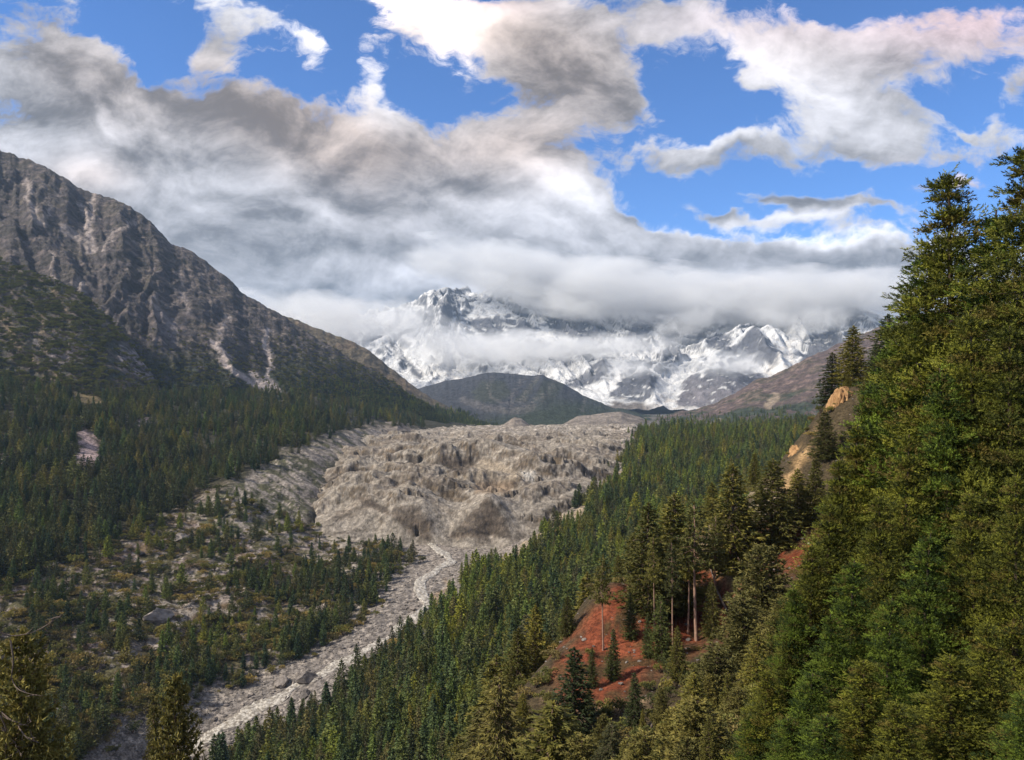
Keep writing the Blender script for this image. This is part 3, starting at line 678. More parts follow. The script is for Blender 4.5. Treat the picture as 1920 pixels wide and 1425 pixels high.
# ---- eroded moraine banks at the head of the glacier tongue
def cov_bank(px, py, X, Y, Z, t, st, g, g2):
    a2 = fnoise(X, Y, Z, 18, 293, 4, .6)
    C = np.zeros(X.shape + (3,)) + C3(.19, .16, .135)
    return C * (1 + .35 * g2[..., None] + .2 * a2[..., None])
M_BANK = ground_mat('moraine_bank', .06, .12, 5, .3)
mountain('moraine_bank', 'pale eroded moraine bank at the far end of the glacier', [(1035, 803, 3650), (1060, 793, 3650), (1085, 780, 3650), (1130, 775, 3680), (1165, 772, 3700), (1200, 782, 3750), (1240, 800, 3800)], [(1035, 806, 3350), (1140, 805, 3330), (1240, 806, 3400)], 160, 50, 3, cov_bank, M_BANK, gull=.9, seed=120, back=200, spur=18)
mountain('moraine_bank', 'small pale moraine cone below the dark wooded nose', [(915, 808, 3260), (940, 798, 3250), (965, 782, 3240), (978, 785, 3240), (1005, 806, 3260)], [(915, 811, 3120), (960, 808, 3100), (1005, 810, 3120)], 90, 40, 2, cov_bank, M_BANK, gull=.9, seed=124, back=120, spur=14)
mountain('moraine_bank', 'furrowed moraine cliff under the forest at the glacier left edge', [(690, 808, 2250), (710, 792, 2300), (745, 790, 2350), (770, 799, 2450), (800, 809, 2600)], [(690, 812, 2150), (745, 808, 2180), (800, 812, 2400)], 120, 50, 2.5, cov_bank, M_BANK, gull=.9, seed=128, back=30, spur=14)

# ---- snow massif
SNO = [(600, 770, 6500), (760, 740, 6500), (850, 745, 6500), (1000, 760, 6300), (1150, 772, 6200), (1300, 772, 6200), (1450, 765, 6200), (1700, 740, 6300), (1950, 700, 6500), (400, 700, 6800),
       (720, 625, 8600), (760, 660, 7900), (810, 712, 7000), (840, 690, 7600), (900, 690, 7500), (960, 670, 8000), (850, 640, 8500), (770, 596, 9000), (800, 562, 9300), (838, 546, 9500), (870, 575, 9300), (900, 545, 9900), (960, 535, 10000), (1020, 530, 10100), (930, 600, 9100),
       (1000, 590, 9400), (1060, 600, 9200), (1100, 590, 9500), (1100, 540, 10200), (1200, 600, 9300), (1300, 590, 9500), (1200, 540, 10300), (1300, 535, 10300), (1420, 530, 10300), (1520, 545, 10200), (1000, 640, 8400), (1100, 650, 8200), (1200, 650, 8200),
       (1070, 715, 7000), (1125, 672, 7400), (1150, 700, 7200), (1110, 728, 6800), (1180, 690, 7300), (1215, 700, 6900), (1180, 740, 6600), (1235, 745, 6600), (1260, 690, 7500), (1290, 660, 8000), (1240, 750, 6700), (1250, 720, 7000),
       (1340, 705, 6900), (1290, 740, 6600), (1420, 735, 6600), (1380, 670, 7500), (1418, 612, 8000), (1360, 650, 7800), (1400, 660, 7600), (1455, 650, 7700), (1470, 680, 7300), (1330, 640, 8500), (1480, 620, 8800), (1520, 640, 8200), (1500, 680, 7400),
       (1540, 590, 9000), (1590, 572, 9000), (1625, 592, 8900), (1660, 606, 8800), (1720, 625, 8700), (1560, 640, 8000), (1600, 650, 7800), (1700, 690, 7300), (1950, 640, 8500), (600, 660, 8000), (600, 600, 9500), (400, 560, 9500), (300, 660, 8000),
       (760, 620, 10500), (700, 640, 11500), (960, 700, 12500), (1300, 700, 12500), (1600, 700, 12000), (1950, 700, 11500), (400, 700, 12000), (1660, 640, 10200), (1560, 620, 10600)]
S_SNO = Surf(SNO, 'lin', ws=.9)
nu, nv = 520, 330
X, Y = fan(420, 1900, nu, 6250, 11800, nv)
Z = S_SNO(X, Y)
wx = X + fbm(X / 1100, Y / 1100, 3, seed=301) * 420; wy = Y + fbm(X / 900, Y / 900, 3, seed=305) * 300
hgt = sstep(6300, 7600, Y); keep = np.zeros_like(X)
for (qx, qy, D, kx, kf, kb) in ((1418, 608, 7700, .95, .55, 1.3), (1205, 684, 6950, .75, .5, 1.0), (1345, 684, 6800, .42, .55, .9), (1125, 668, 7300, .9, .5, 1.2), (838, 545, 9300, .8, .5, .9), (1590, 571, 8800, .75, .5, 1.0), (985, 596, 9000, .8, .6, .8), (1090, 588, 9200, .5, .6, .8), (1495, 606, 8500, .9, .6, .9), (1262, 598, 9000, .9, .6, .8), (800, 580, 9000, .9, .6, .9)):
    q = at(qx, qy, D); dX = np.abs(X - q[0] + fbm(X / 300, Y / 300, 3, seed=int(qx)) * 60); dY = Y - D
    pk = q[2] - kx * dX - kf * np.clip(-dY, 0, None) - kb * np.clip(dY, 0, None)
    keep = np.maximum(keep, sstep(-60, 40, pk - Z) * (qx in (1418, 1205, 1345, 1125))); Z = np.maximum(Z, pk)
Z = Z + hgt * (1 - .72 * keep) * (ridged(wx / 420, wy / 1500 + wx / 3000, 5, .55, seed=302) * 100 + ridged(wx / 120, wy / 520, 5, .58, seed=309) * 34) + fbm(X / 90, Y / 90, 5, .6, seed=311) * 9
px, py = project(X, Y, Z); st, nxx, nyy = slope_of(X, Y, Z)
a1 = fnoise(X, Y, Z, 420, 321, 5, .62); a2 = fnoise(X, Y, Z, 90, 323, 5, .62)
jx = px + a1 * 7 + a2 * 4; jy = py + a1 * 5 + a2 * 4
SNOWC = C3(.68, .675, .67); RCK = C3(.115, .118, .135)
rock = sstep(.34, .46, st + .12 * a2 + .05 * a1) * .95
DARK = [[(1345, 672), (1380, 640), (1418, 606), (1440, 640), (1458, 655), (1450, 690), (1420, 665), (1390, 668)], [(1265, 745), (1290, 710), (1320, 692), (1380, 690), (1430, 700), (1440, 715), (1400, 745), (1340, 765), (1275, 765)],
        [(1140, 745), (1170, 712), (1215, 692), (1238, 708), (1220, 740), (1200, 755)], [(1055, 722), (1110, 690), (1130, 670), (1150, 690), (1120, 720), (1085, 730)], [(865, 600), (920, 595), (945, 615), (940, 640), (900, 625)], [(950, 615), (985, 598), (1005, 615), (1000, 630), (960, 632)],
        [(1020, 600), (1060, 590), (1120, 600), (1150, 630), (1090, 640), (1030, 625)], [(1240, 620), (1260, 600), (1262, 640), (1285, 680), (1250, 660)], [(1270, 600), (1310, 605), (1300, 625), (1275, 618)], [(1475, 610), (1510, 608), (1510, 628), (1490, 640), (1475, 628)], [(1500, 680), (1530, 630), (1560, 610), (1585, 640), (1560, 680), (1520, 690)],
        [(1330, 630), (1370, 625), (1360, 660), (1320, 650)], [(795, 590), (815, 582), (812, 600), (790, 598)], [(820, 560), (850, 548), (850, 568), (825, 575)], [(720, 622), (735, 640), (800, 712), (785, 712), (740, 660)], [(810, 640), (825, 645), (822, 655), (845, 662), (835, 665)], [(868, 685), (900, 680), (885, 695)], [(1575, 575), (1590, 572), (1600, 590), (1640, 605), (1590, 600)],
        [(1290, 640), (1330, 600), (1340, 605), (1310, 640)], [(1180, 610), (1210, 600), (1230, 615), (1200, 640), (1170, 640)]]
for pl in DARK:
    rock = np.maximum(rock, area(jx, jy, pl, 4) * sstep(-1.0, -.45, a2 + .7 * (st - .3)))
for pl in ([(1230, 750), (1240, 700), (1270, 670), (1330, 660), (1300, 700), (1265, 735), (1250, 765), (1190, 768)], [(1440, 600), (1530, 600), (1510, 640), (1480, 690), (1450, 715), (1450, 690), (1470, 660)], [(1090, 735), (1140, 705), (1150, 715), (1140, 738)],
           [(740, 660), (800, 650), (900, 700), (960, 705), (830, 715)], [(1010, 690), (1060, 680), (1100, 690), (1060, 720)]):
    rock *= 1 - area(jx, jy, pl, 6) * .92
low = sstep(745, 775, jy) * sstep(1180, 1230, px) * 0
C = np.zeros(X.shape + (3,)) + SNOWC
dirty = area(jx, jy, [(1440, 650), (1500, 640), (1490, 690), (1450, 715), (1430, 700)], 8) + area(jx, jy, [(1190, 768), (1240, 740), (1330, 755), (1420, 765), (1300, 775)], 8) + area(jx, jy, [(760, 690), (860, 700), (960, 705), (830, 720)], 10) * .6
C = lay(C, C3(.52, .48, .44), np.clip(dirty, 0, 1) * sstep(-.3, .4, a2) * .8)
rc = np.zeros(X.shape + (3,)) + RCK
rc = lay(rc, C3(.17, .155, .165), sstep(690, 740, jy) * sstep(1200, 1300, px) * .8)
C = C * (1 - rock[..., None]) + rc * (1 + .4 * a2[..., None]) * rock[..., None]
basin = sstep(748, 760, jy + a1 * 6) * sstep(1250, 1200, px)
C = lay(C, C3(.16, .14, .125), np.clip(basin, 0, 1))
C = np.clip(C, .03, .85)
me = mesh_np('snow_massif', np.stack((X, Y, Z), -1).reshape(-1, 3), grid_faces(nv, nu))
vcol(me, 'cover', C.reshape(-1, 3))
me.materials.append(ground_mat('snow_and_rock', .012, .02, 40, .16))
tag(link(bpy.data.objects.new('snow_massif', me)), 'glaciated snow massif with dark rock buttresses wrapped in cloud', kind='structure')
# far plain that carries the land on to the horizon
X, Y = fan(-900, 2900, 60, 3000, 40000, 40)
Z = -140 - (Y - 3000) * .004 + fbm(X / 900, Y / 900, 4, seed=350) * 12
me = mesh_np('plain', np.stack((X, Y, Z), -1).reshape(-1, 3), grid_faces(40, 60))
vcol(me, 'cover', np.zeros((2400, 3)) + C3(.15, .135, .115))
me.materials.append(M_ROCK)
tag(link(bpy.data.objects.new('ground', me)), 'grey rubble ground of the upper valley', kind='structure')

# ================================================================== VEGETATION
def foliage_mat(name, tint=(1, 1, 1), vary=.40, transl=.15):
    m, n, p = new_mat(name)
    c, _ = attr(n, 'cover')
    oi = n.nodes.new('ShaderNodeObjectInfo'); rnd = Ex(n, oi.outputs['Random'])
    c = mixc(n, 1.0, c, tint, 'MULTIPLY')
    lo_ = mixc(n, 1.0, c, (1 - vary, 1 - vary * .9, 1 - vary * .6), 'MULTIPLY'); hi_ = mixc(n, 1.0, c, (1 + vary * 1.3, 1 + vary, 1 + vary * .3), 'MULTIPLY')
    c2 = mixc(n, rnd, lo_, hi_)
    ti = n.nodes.new('ShaderNodeAttribute'); ti.attribute_type = 'INSTANCER'; ti.attribute_name = 'tint'; tf = Ex(n, ti.outputs['Fac'])
    c2 = mixc(n, tf.clamp(), c2, mixc(n, 1.0, c2, (1.5, 1.45, .75), 'MULTIPLY')); c2 = mixc(n, (tf * -1.0).clamp(), c2, mixc(n, 1.0, c2, (.50, .60, .75), 'MULTIPLY'))
    n.links.new(c2, p.inputs['Base Color']); p.inputs['Roughness'].default_value = .7; p.inputs['Specular IOR Level'].default_value = .2
    if transl:
        t = n.nodes.new('ShaderNodeBsdfTranslucent'); n.links.new(c2, t.inputs[0])
        mx_ = n.nodes.new('ShaderNodeMixShader'); mx_.inputs[0].default_value = transl
        o_ = [q for q in n.nodes if q.type == 'OUTPUT_MATERIAL'][0]
        n.links.new(p.outputs[0], mx_.inputs[1]); n.links.new(t.outputs[0], mx_.inputs[2]); n.links.new(mx_.outputs[0], o_.inputs[0])
    return m
def bark_mat(name, c1, c2):
    m, n, p = new_mat(name)
    tc_ = n.nodes.new('ShaderNodeTexCoord')
    v = noise(n, mapping(n, tc_.outputs['Object'], scale=(1, 1, .15)), 9, 6, .65)
    n.links.new(mixc(n, v.smooth(.35, .65), c1, c2), p.inputs['Base Color']); bump(n, p, v, .05)
    return m
M_BARK = bark_mat('bark', (.09, .06, .045), (.24, .165, .12))
M_PALEBARK = bark_mat('pale_bark', (.20, .12, .085), (.42, .27, .20))
M_DEAD = bark_mat('dead_wood', (.10, .075, .06), (.24, .18, .15))
M_FIR = foliage_mat('conifer_needles')
M_NEAR = foliage_mat('near_needles', vary=.18)
M_BUSH = foliage_mat('shrub_leaves', vary=.45)

def unit(v): return v / (np.linalg.norm(v, axis=-1, keepdims=True) + 1e-9)
def blades(P, D, L, W, n, spread, g):
    """n pointed leaf blades from every tuft"""
    N = len(P); P = np.repeat(P, n, 0); D = np.repeat(unit(D), n, 0)
    L = np.repeat(np.broadcast_to(L, (N,)), n) * g.uniform(.55, 1.1, N * n); W = np.repeat(np.broadcast_to(W, (N,)), n)
    d = unit(D + g.normal(0, spread, (N * n, 3))); s = unit(np.cross(d, g.normal(0, 1, (N * n, 3))))
    a_ = P - s * W[:, None] * .5; b_ = P + s * W[:, None] * .5; m_ = P + d * L[:, None]
    V = np.stack((a_, b_, m_), 1).reshape(-1, 3)
    return V, np.arange(len(V)).reshape(-1, 3)
def sprigs(P, D, L, nl, W, n, g):
    """twigs set with n needles each, like a bottle brush"""
    N = len(P); D = np.repeat(unit(D + g.normal(0, .25, (N, 3))), n, 0); t_ = np.tile(np.linspace(.02, 1, n), N)
    L = np.repeat(np.broadcast_to(L, (N,)), n); rad = unit(np.cross(D, g.normal(0, 1, (N * n, 3))))
    B = np.repeat(P, n, 0) + D * (L * t_)[:, None]; d = unit(D * .75 + rad * .75); s = unit(np.cross(d, g.normal(0, 1, (N * n, 3))))
    ln = nl * g.uniform(.7, 1.15, N * n) * (1.1 - .45 * t_)
    V = np.stack((B - s * W * .5, B + s * W * .5, B + d * ln[:, None]), 1).reshape(-1, 3)
    return V, np.arange(len(V)).reshape(-1, 3)
def tube(pts, rad, k=5):
    pts = np.asarray(pts, float); n = len(pts); T = unit(np.gradient(pts, axis=0))
    up_ = np.where(np.abs(T[:, 2:3]) > .9, np.array([[1., 0, 0]]), np.array([[0, 0, 1.]]))
    s1 = unit(np.cross(T, up_)); s2 = np.cross(T, s1)
    an = np.arange(k) * 2 * math.pi / k
    V = pts[:, None] + (s1[:, None] * np.cos(an)[None, :, None] + s2[:, None] * np.sin(an)[None, :, None]) * np.asarray(rad)[:, None, None]
    i = np.arange(n * k).reshape(n, k); j = np.roll(i, -1, 1)
    F = np.concatenate((np.stack((i[:-1], j[:-1], j[1:]), -1).reshape(-1, 3), np.stack((i[:-1], j[1:], i[1:]), -1).reshape(-1, 3)))
    return V.reshape(-1, 3), F
class Acc:
    def __init__(s): s.V, s.F, s.C, s.n = [], [], [], 0
    def add(s, V, F, C=None):
        s.V.append(V); s.F.append(F + s.n); s.n += len(V)
        if C is not None: s.C.append(np.broadcast_to(C, (len(V), 3)))
    def mesh(s, name, mats, mi=None, smooth=False):
        me = mesh_np(name, np.concatenate(s.V), np.concatenate(s.F), smooth, mi)
        if s.C: vcol(me, 'cover', np.concatenate(s.C))
        for m_ in mats: me.materials.append(m_)
        return me
def conifer(seed, H, Rb, levels, nb, tufts, nbl, bl, bw, spread=.5, bare=.1, droop=.35, upt=.25, prof=.8, lean=0., col=(.045, .068, .022), tip=(.085, .105, .028), ragged=.25, limbs=True, updir=.15, trunk_r=.014, gaps=0.):
    g = np.random.default_rng(seed)
    tr, cr = Acc(), Acc()
    zz = np.linspace(0, 1, 9)
    ax = np.stack((lean * H * zz ** 1.6 + .006 * H * np.sin(zz * 5 + seed), .006 * H * np.cos(zz * 4 + seed), zz * H), 1)
    tr.add(*tube(ax, trunk_r * H * (1 - zz * .93) + .002 * H, 7))
    col, tip = np.array(col), np.array(tip)
    for lv in range(levels):
        t = bare + (1 - bare) * (max(0, lv + g.uniform(-.3, .3)) / levels) ** .92
        t = min(max(t, bare), .995)
        if g.random() < gaps: continue
        k = (t - bare) / (1 - bare)
        rmax = Rb * (1 - k) ** prof * (min(1, .45 + k * 4.0)) + .012 * H
        base = np.array([np.interp(t, zz, ax[:, 0]), np.interp(t, zz, ax[:, 1]), t * H])
        n = max(3, int(nb * (1 - .55 * k)))
        an = g.uniform(0, 6.28) + np.arange(n) * 6.2832 / n + g.normal(0, .25, n)
        for a_ in an:
            r = rmax * g.uniform(1 - ragged * 1.6, 1 + ragged * .8)
            dr_ = droop * g.uniform(.6, 1.4)
            m_ = max(2, int(tufts * (.35 + .65 * r / Rb)))
            s = np.linspace(.22, 1, m_) + g.normal(0, .03, m_)
            rad = np.array([math.cos(a_), math.sin(a_), 0.]); lat = np.array([-rad[1], rad[0], 0.])
            zc = r * (-dr_ * s + upt * s * s)
            side = g.uniform(-1, 1, m_) * (.42 * r * (1.05 - s) + .03 * r)
            P = base + rad * (r * s)[:, None] + lat * side[:, None] + np.array([0, 0, 1.]) * zc[:, None]
            D = rad[None] * (.55 + .6 * s)[:, None] + lat * (side / (r + 1e-6))[:, None] * 1.2 + np.array([0, 0, updir])
            V, F = blades(P, D, bl * (.65 + .35 * (1 - k)), bw, nbl, spread, g)
            cc = col + (tip - col) * np.clip(g.normal(.35, .3, m_) + .25 * s, 0, 1)[:, None]
            cr.add(V, F, np.repeat(cc * g.uniform(.75, 1.25, m_)[:, None], nbl * 3, 0))
            if limbs and r > .1 * Rb:
                q = np.array([0, .5, 1.]); lp = base + rad * (r * q)[:, None] * .92 + np.array([0, 0, 1.]) * (r * (-dr_ * q + upt * q * q))[:, None]
                tr.add(*tube(lp, np.array([.35, .22, .06]) * trunk_r * H * .6, 3))
    # leader
    P = ax[-1:] - np.array([[0, 0, .01 * H]]); V, F = blades(np.repeat(P, 3, 0), np.array([[0, 0, 1.]] * 3), bl * .8, bw, nbl, .35, g); cr.add(V, F, tip)
    return tr, cr
def joined(tr, cr, name, bark, leaf):
    """trunk and crown in one mesh, for trees too small to show their parts"""
    a_ = Acc(); nT = sum(len(f) for f in tr.F)
    for V, F in zip(tr.V, tr.F): a_.V.append(V)
    VT = np.concatenate(tr.V); FT = []; o_ = 0
    for V, F in zip(tr.V, tr.F): FT.append(F)
    FT = np.concatenate(FT); VC = np.concatenate(cr.V); FC = np.concatenate(cr.F) + len(VT)
    me = mesh_np(name, np.concatenate((VT, VC)), np.concatenate((FT, FC)), False, np.concatenate((np.zeros(len(FT)), np.ones(len(FC)))))
    vcol(me, 'cover', np.concatenate((np.zeros((len(VT), 3)) + .1, np.concatenate(cr.C))))
    me.materials.append(bark); me.materials.append(leaf)
    return me
def shrub(seed, H, Wd, n, nbl, bl, bw, col, tip):
    g = np.random.default_rng(seed); a_ = Acc(); FTn = 0
    for k in range(5):
        an = g.uniform(0, 6.28); q = np.linspace(0, 1, 4)
        p_ = np.stack((np.cos(an) * Wd * .45 * q, np.sin(an) * Wd * .45 * q, H * .75 * q), 1)
        a_.add(*tube(p_, np.array([.03, .025, .02, .008]) * H, 4), C=(.1, .08, .06))
    nT = sum(len(f) for f in a_.F)
    cs = [(g.normal(0, .30, 2) * Wd, H * g.uniform(.35, .8), g.uniform(.22, .42)) for _ in range(9)]
    for (c_, z_, r_) in cs:
        k = n // 9; d = unit(g.normal(0, 1, (k, 3))); d[:, 2] = np.abs(d[:, 2]) * .9 - .15
        P = np.array([c_[0], c_[1], z_]) + d * np.array([Wd, Wd, H * .8]) * r_ * g.uniform(.7, 1.1, (k, 1))
        V, F = blades(P, d + np.array([0, 0, .3]), bl, bw, nbl, .6, g)
        cc = np.array(col) + (np.array(tip) - np.array(col)) * g.random((k, 1))
        a_.add(V, F, np.repeat(cc, nbl * 3, 0))
    me = a_.mesh('shrub', [M_BARK, M_BUSH], np.concatenate((np.zeros(nT), np.ones(sum(len(f) for f in a_.F) - nT))))
    return me

# ---- prototypes
FOREST_P = [(11, .20, 26, 8, .12, .30, (.075, .105, .036), (.140, .165, .048)), (12, .17, 28, 7, .08, .22, (.062, .096, .036), (.110, .150, .048)), (13, .23, 24, 9, .10, .4, (.085, .105, .034), (.165, .170, .046)), (14, .15, 30, 7, .05, .2, (.062, .098, .044), (.105, .145, .058)),
            (15, .27, 22, 9, .08, .35, (.075, .090, .036), (.135, .140, .048)), (16, .31, 20, 9, .10, .25, (.066, .084, .036), (.120, .132, .048)), (17, .24, 22, 8, .08, .40, (.090, .088, .040), (.150, .135, .052))]
FOREST_ME = []
for (sd_, rb, lv, nb, br, dp, c_, tp) in FOREST_P:
    tr, cr = conifer(sd_, 20., 20 * rb, lv, nb, 4, 3, 1.9, .75, .55, br, dp, .15, .85, 0, c_, tp, .3, False, .05, .012)
    FOREST_ME.append(joined(tr, cr, 'conifer', M_BARK, M_FIR))
SHRUB_ME = [shrub(21, 5., 4.4, 260, 4, .75, .40, (.115, .120, .036), (.260, .225, .070)), shrub(22, 5.5, 4.2, 240, 4, .75, .40, (.085, .100, .032), (.190, .190, .058)), shrub(23, 4.4, 4.6, 260, 4, .7, .38, (.160, .130, .044), (.330, .260, .100))]

# ---- where the land is seen
HX, HY_ = fan(500, 2150, 300, 5, 375, 300)
hpx, hpy = project(HX, HY_, hill_z(HX, HY_))
hsil = np.full(2400, 3000.)
for c in range(300):
    k = int(round(hpx[0, c])); hsil[max(0, k - 4):k + 5] = np.minimum(hsil[max(0, k - 4):k + 5], hpy[40:, c].min())
def scatter(n, zfun, px0, px1, Y0, Y1, g):
    """candidate points, even over the land seen in the survey"""
    u = (g.uniform(px0, px1, n) - CX) / FOC; Y = np.exp(g.uniform(math.log(Y0), math.log(Y1), n))
    return u * Y, Y
def thin(X, Y, sp, g):
    """drop points closer than their spacing (grid hash)"""
    keep = np.zeros(len(X), bool); cell = {}
    order = g.permutation(len(X))
    for i in order:
        s = sp[i]; c = 12.0; kx, ky = int(X[i] // c), int(Y[i] // c); ok = True
        for ax in (-1, 0, 1):
            for ay in (-1, 0, 1):
                for j in cell.get((kx + ax, ky + ay), ()):
                    if (X[i] - X[j]) ** 2 + (Y[i] - Y[j]) ** 2 < s * s: ok = False; break
                if not ok: break
            if not ok: break
        if ok: keep[i] = True; cell.setdefault((kx, ky), []).append(i)
    return keep
g = np.random.default_rng(5)
RIGHT = [(400, 1440), (560, 1345), (660, 1285), (735, 1205), (850, 1112), (880, 1075), (950, 1060), (1000, 1020), (1090, 955), (1130, 915), (1168, 868), (1182, 842), (1196, 812), (1350, 800), (2050, 760), (2050, 1900), (300, 1900)]
LEFT = [(-260, 1190), (0, 1112), (45, 1092), (152, 1034), (262, 1000), (303, 970), (398, 914), (505, 868), (560, 842), (640, 806), (700, 792), (790, 800), (760, 770), (650, 760), (560, 748), (470, 735), (300, 742), (240, 720), (150, 735), (0, 715), (-260, 690)]
BANK = [(440, 1080), (560, 1050), (640, 1060), (800, 1035), (790, 1075), (640, 1165), (610, 1215), (520, 1260), (400, 1310), (330, 1370), (270, 1450), (60, 1450), (120, 1320), (300, 1210), (400, 1160)]
X, Y = scatter(70000, None, -260, 2000, 240, 3250, g)
Z = valley_z(X, Y); px, py = project(X, Y, Z)
jx = px + fbm(X / 40, Y / 40, 3, seed=400) * 18; jy = py + fbm(X / 40, Y / 40, 3, seed=401) * 14
inR = in_poly(jx, jy, RIGHT); inL = in_poly(jx, jy, LEFT); inB = in_poly(jx, jy, BANK); inO = in_poly(px, py, LEFT_OPEN + [(-50, 1500)]) & ~inL
dr, _ = riv_near(X, Y)
patch = fbm(X / 70, Y / 70, 4, seed=405)
scar = np.zeros(len(X), bool)
for pl in ([(135, 812), (165, 804), (196, 830), (190, 858), (170, 885), (138, 875), (148, 840)], [(255, 788), (288, 780), (280, 808), (260, 810)], [(85, 690), (130, 705), (190, 745), (205, 775), (160, 765), (95, 715)], [(1120, 915), (1165, 880), (1190, 882), (1160, 905), (1110, 930)], [(945, 1052), (1000, 1010), (1090, 955), (1110, 958), (1030, 1010), (960, 1062)]):
    scar |= in_poly(px, py, pl)
prob = np.where(inR, np.clip(1.15 + patch * .9, .1, 1), np.where(inL, np.clip(.95 + patch * 1.0, .08, 1), np.where(inB, np.clip(.50 + patch * 1.3, .08, .95), np.where(inO, np.clip(.09 + .24 * patch, .02, .4), 0))))
prob = prob * (dr > 40 + 14 * patch) * ~scar
# the right bank is looser and mixed with leafy shrubs near the river
near_low = inR & (py > 1180) & (dr < 160)
prob = np.where(near_low, prob * .55, prob)
hid = py - 30 * 1450 / Y > hsil[np.clip(np.round(px).astype(int), 0, 2399)]
sp = np.where(inR, 5.4, np.where(inL, 7.2, 6.0)) + Y / 900
sel = (g.random(len(X)) < prob) & ~hid
X, Y, Z, px, py, inR, inL, sp, patch, dr = (q[sel] for q in (X, Y, Z, px, py, inR, inL, sp, patch, dr))
k = thin(X, Y, sp, g)
X, Y, Z, px, py, inR, inL, patch = (q[k] for q in (X, Y, Z, px, py, inR, inL, patch))
Ht = np.where(inR, 20.5 * g.lognormal(0, .28, len(X)), np.where(inL, 23.5 * g.lognormal(0, .28, len(X)), g.normal(18, 5, len(X)))).clip(6, 38)
Ht = np.where(inR & (py > 1200) , Ht * .8, Ht)
IDX = np.where(inL, g.integers(3, 7, len(X)), g.choice(7, len(X), p=[.2, .2, .15, .15, .12, .08, .10])); ROT = g.uniform(0, 6.28, len(X))
print('PRINT conifers', len(X), inR.sum(), inL.sum())

def stuff_instances(name, P, scale, rot, idx, meshes, label, wide=None, tint=None):
    """points that carry copies of the given meshes (too many to count)"""
    me = bpy.data.meshes.new(name); me.vertices.add(len(P)); me.vertices.foreach_set('co', np.asarray(P, np.float32).ravel())
    for nm, typ, arr in (('size', 'FLOAT', scale), ('turn', 'FLOAT', rot), ('which', 'INT', idx), ('wide', 'FLOAT', wide if wide is not None else np.ones(len(P))), ('tint', 'FLOAT', tint if tint is not None else np.zeros(len(P)))):
        at_ = me.attributes.new(nm, typ, 'POINT'); at_.data.foreach_set('value', np.asarray(arr, np.int32 if typ == 'INT' else np.float32))
    o = link(bpy.data.objects.new(name, me))
    ng = bpy.data.node_groups.new(name, 'GeometryNodeTree')
    ng.interface.new_socket('Geometry', in_out='INPUT', socket_type='NodeSocketGeometry'); ng.interface.new_socket('Geometry', in_out='OUTPUT', socket_type='NodeSocketGeometry')
    N = ng.nodes; L_ = ng.links; gi = N.new('NodeGroupInput'); go = N.new('NodeGroupOutput')
    jn = N.new('GeometryNodeJoinGeometry')
    for m_ in reversed(meshes):
        src = bpy.data.objects.new(m_.name + '_source', m_)        # never linked to the scene: only read by the node tree
        oi = N.new('GeometryNodeObjectInfo'); oi.inputs[0].default_value = src; oi.inputs['As Instance'].default_value = True
        L_.new(oi.outputs['Geometry'], jn.inputs[0])
    ip = N.new('GeometryNodeInstanceOnPoints'); L_.new(gi.outputs[0], ip.inputs['Points']); L_.new(jn.outputs[0], ip.inputs['Instance']); ip.inputs['Pick Instance'].default_value = True
    def na(nm, typ):
        a_ = N.new('GeometryNodeInputNamedAttribute'); a_.data_type = typ; a_.inputs[0].default_value = nm; return a_.outputs[0]
    L_.new(na('which', 'INT'), ip.inputs['Instance Index'])
    cx_ = N.new('ShaderNodeCombineXYZ'); L_.new(na('turn', 'FLOAT'), cx_.inputs[2])
    er = N.new('FunctionNodeEulerToRotation'); L_.new(cx_.outputs[0], er.inputs[0]); L_.new(er.outputs[0], ip.inputs['Rotation'])
    mu = N.new('ShaderNodeMath'); mu.operation = 'MULTIPLY'; s_ = na('size', 'FLOAT'); L_.new(s_, mu.inputs[0]); L_.new(na('wide', 'FLOAT'), mu.inputs[1])
    cs = N.new('ShaderNodeCombineXYZ'); L_.new(mu.outputs[0], cs.inputs[0]); L_.new(mu.outputs[0], cs.inputs[1]); L_.new(s_, cs.inputs[2])
    L_.new(cs.outputs[0], ip.inputs['Scale']); L_.new(ip.outputs[0], go.inputs[0])
    md = o.modifiers.new('scatter', 'NODES'); md.node_group = ng
    tag(o, label, kind='stuff')
    return o

# the trees that show largest stand as individuals, the rest are the forest mass
WIDE = g.uniform(.8, 1.25, len(X))
size = Ht / Y; top = np.argsort(-size)[:225]
ind = np.zeros(len(X), bool); ind[top] = True
def inside_frame(): return (px > -30) & (px < 1950) & (py - Ht * FOC / Y < 1430)
vis = inside_frame()
top = [i for i in np.argsort(-size * vis)[:225]]; ind[:] = False; ind[top] = True
for i in top:
    o = bpy.data.objects.new('conifer_tree', FOREST_ME[IDX[i]]); o.location = (X[i], Y[i], Z[i] - .3)
    s = Ht[i] / 20.; o.scale = (s * WIDE[i], s * WIDE[i], s); o.rotation_euler = (0, 0, ROT[i]); link(o)
    if inR[i]: tag(o, 'dark green conifer in the dense forest on the slope right of the river', 'tree', 'conifers of the right bank forest')
    elif inL[i]: tag(o, 'dark conifer in the forest covering the slope left of the glacier', 'tree', 'conifers of the left slope forest')
    else: tag(o, 'conifer standing on the stony shrubby ground left of the river', 'tree', 'conifers on the stony left bank')
q = ~ind
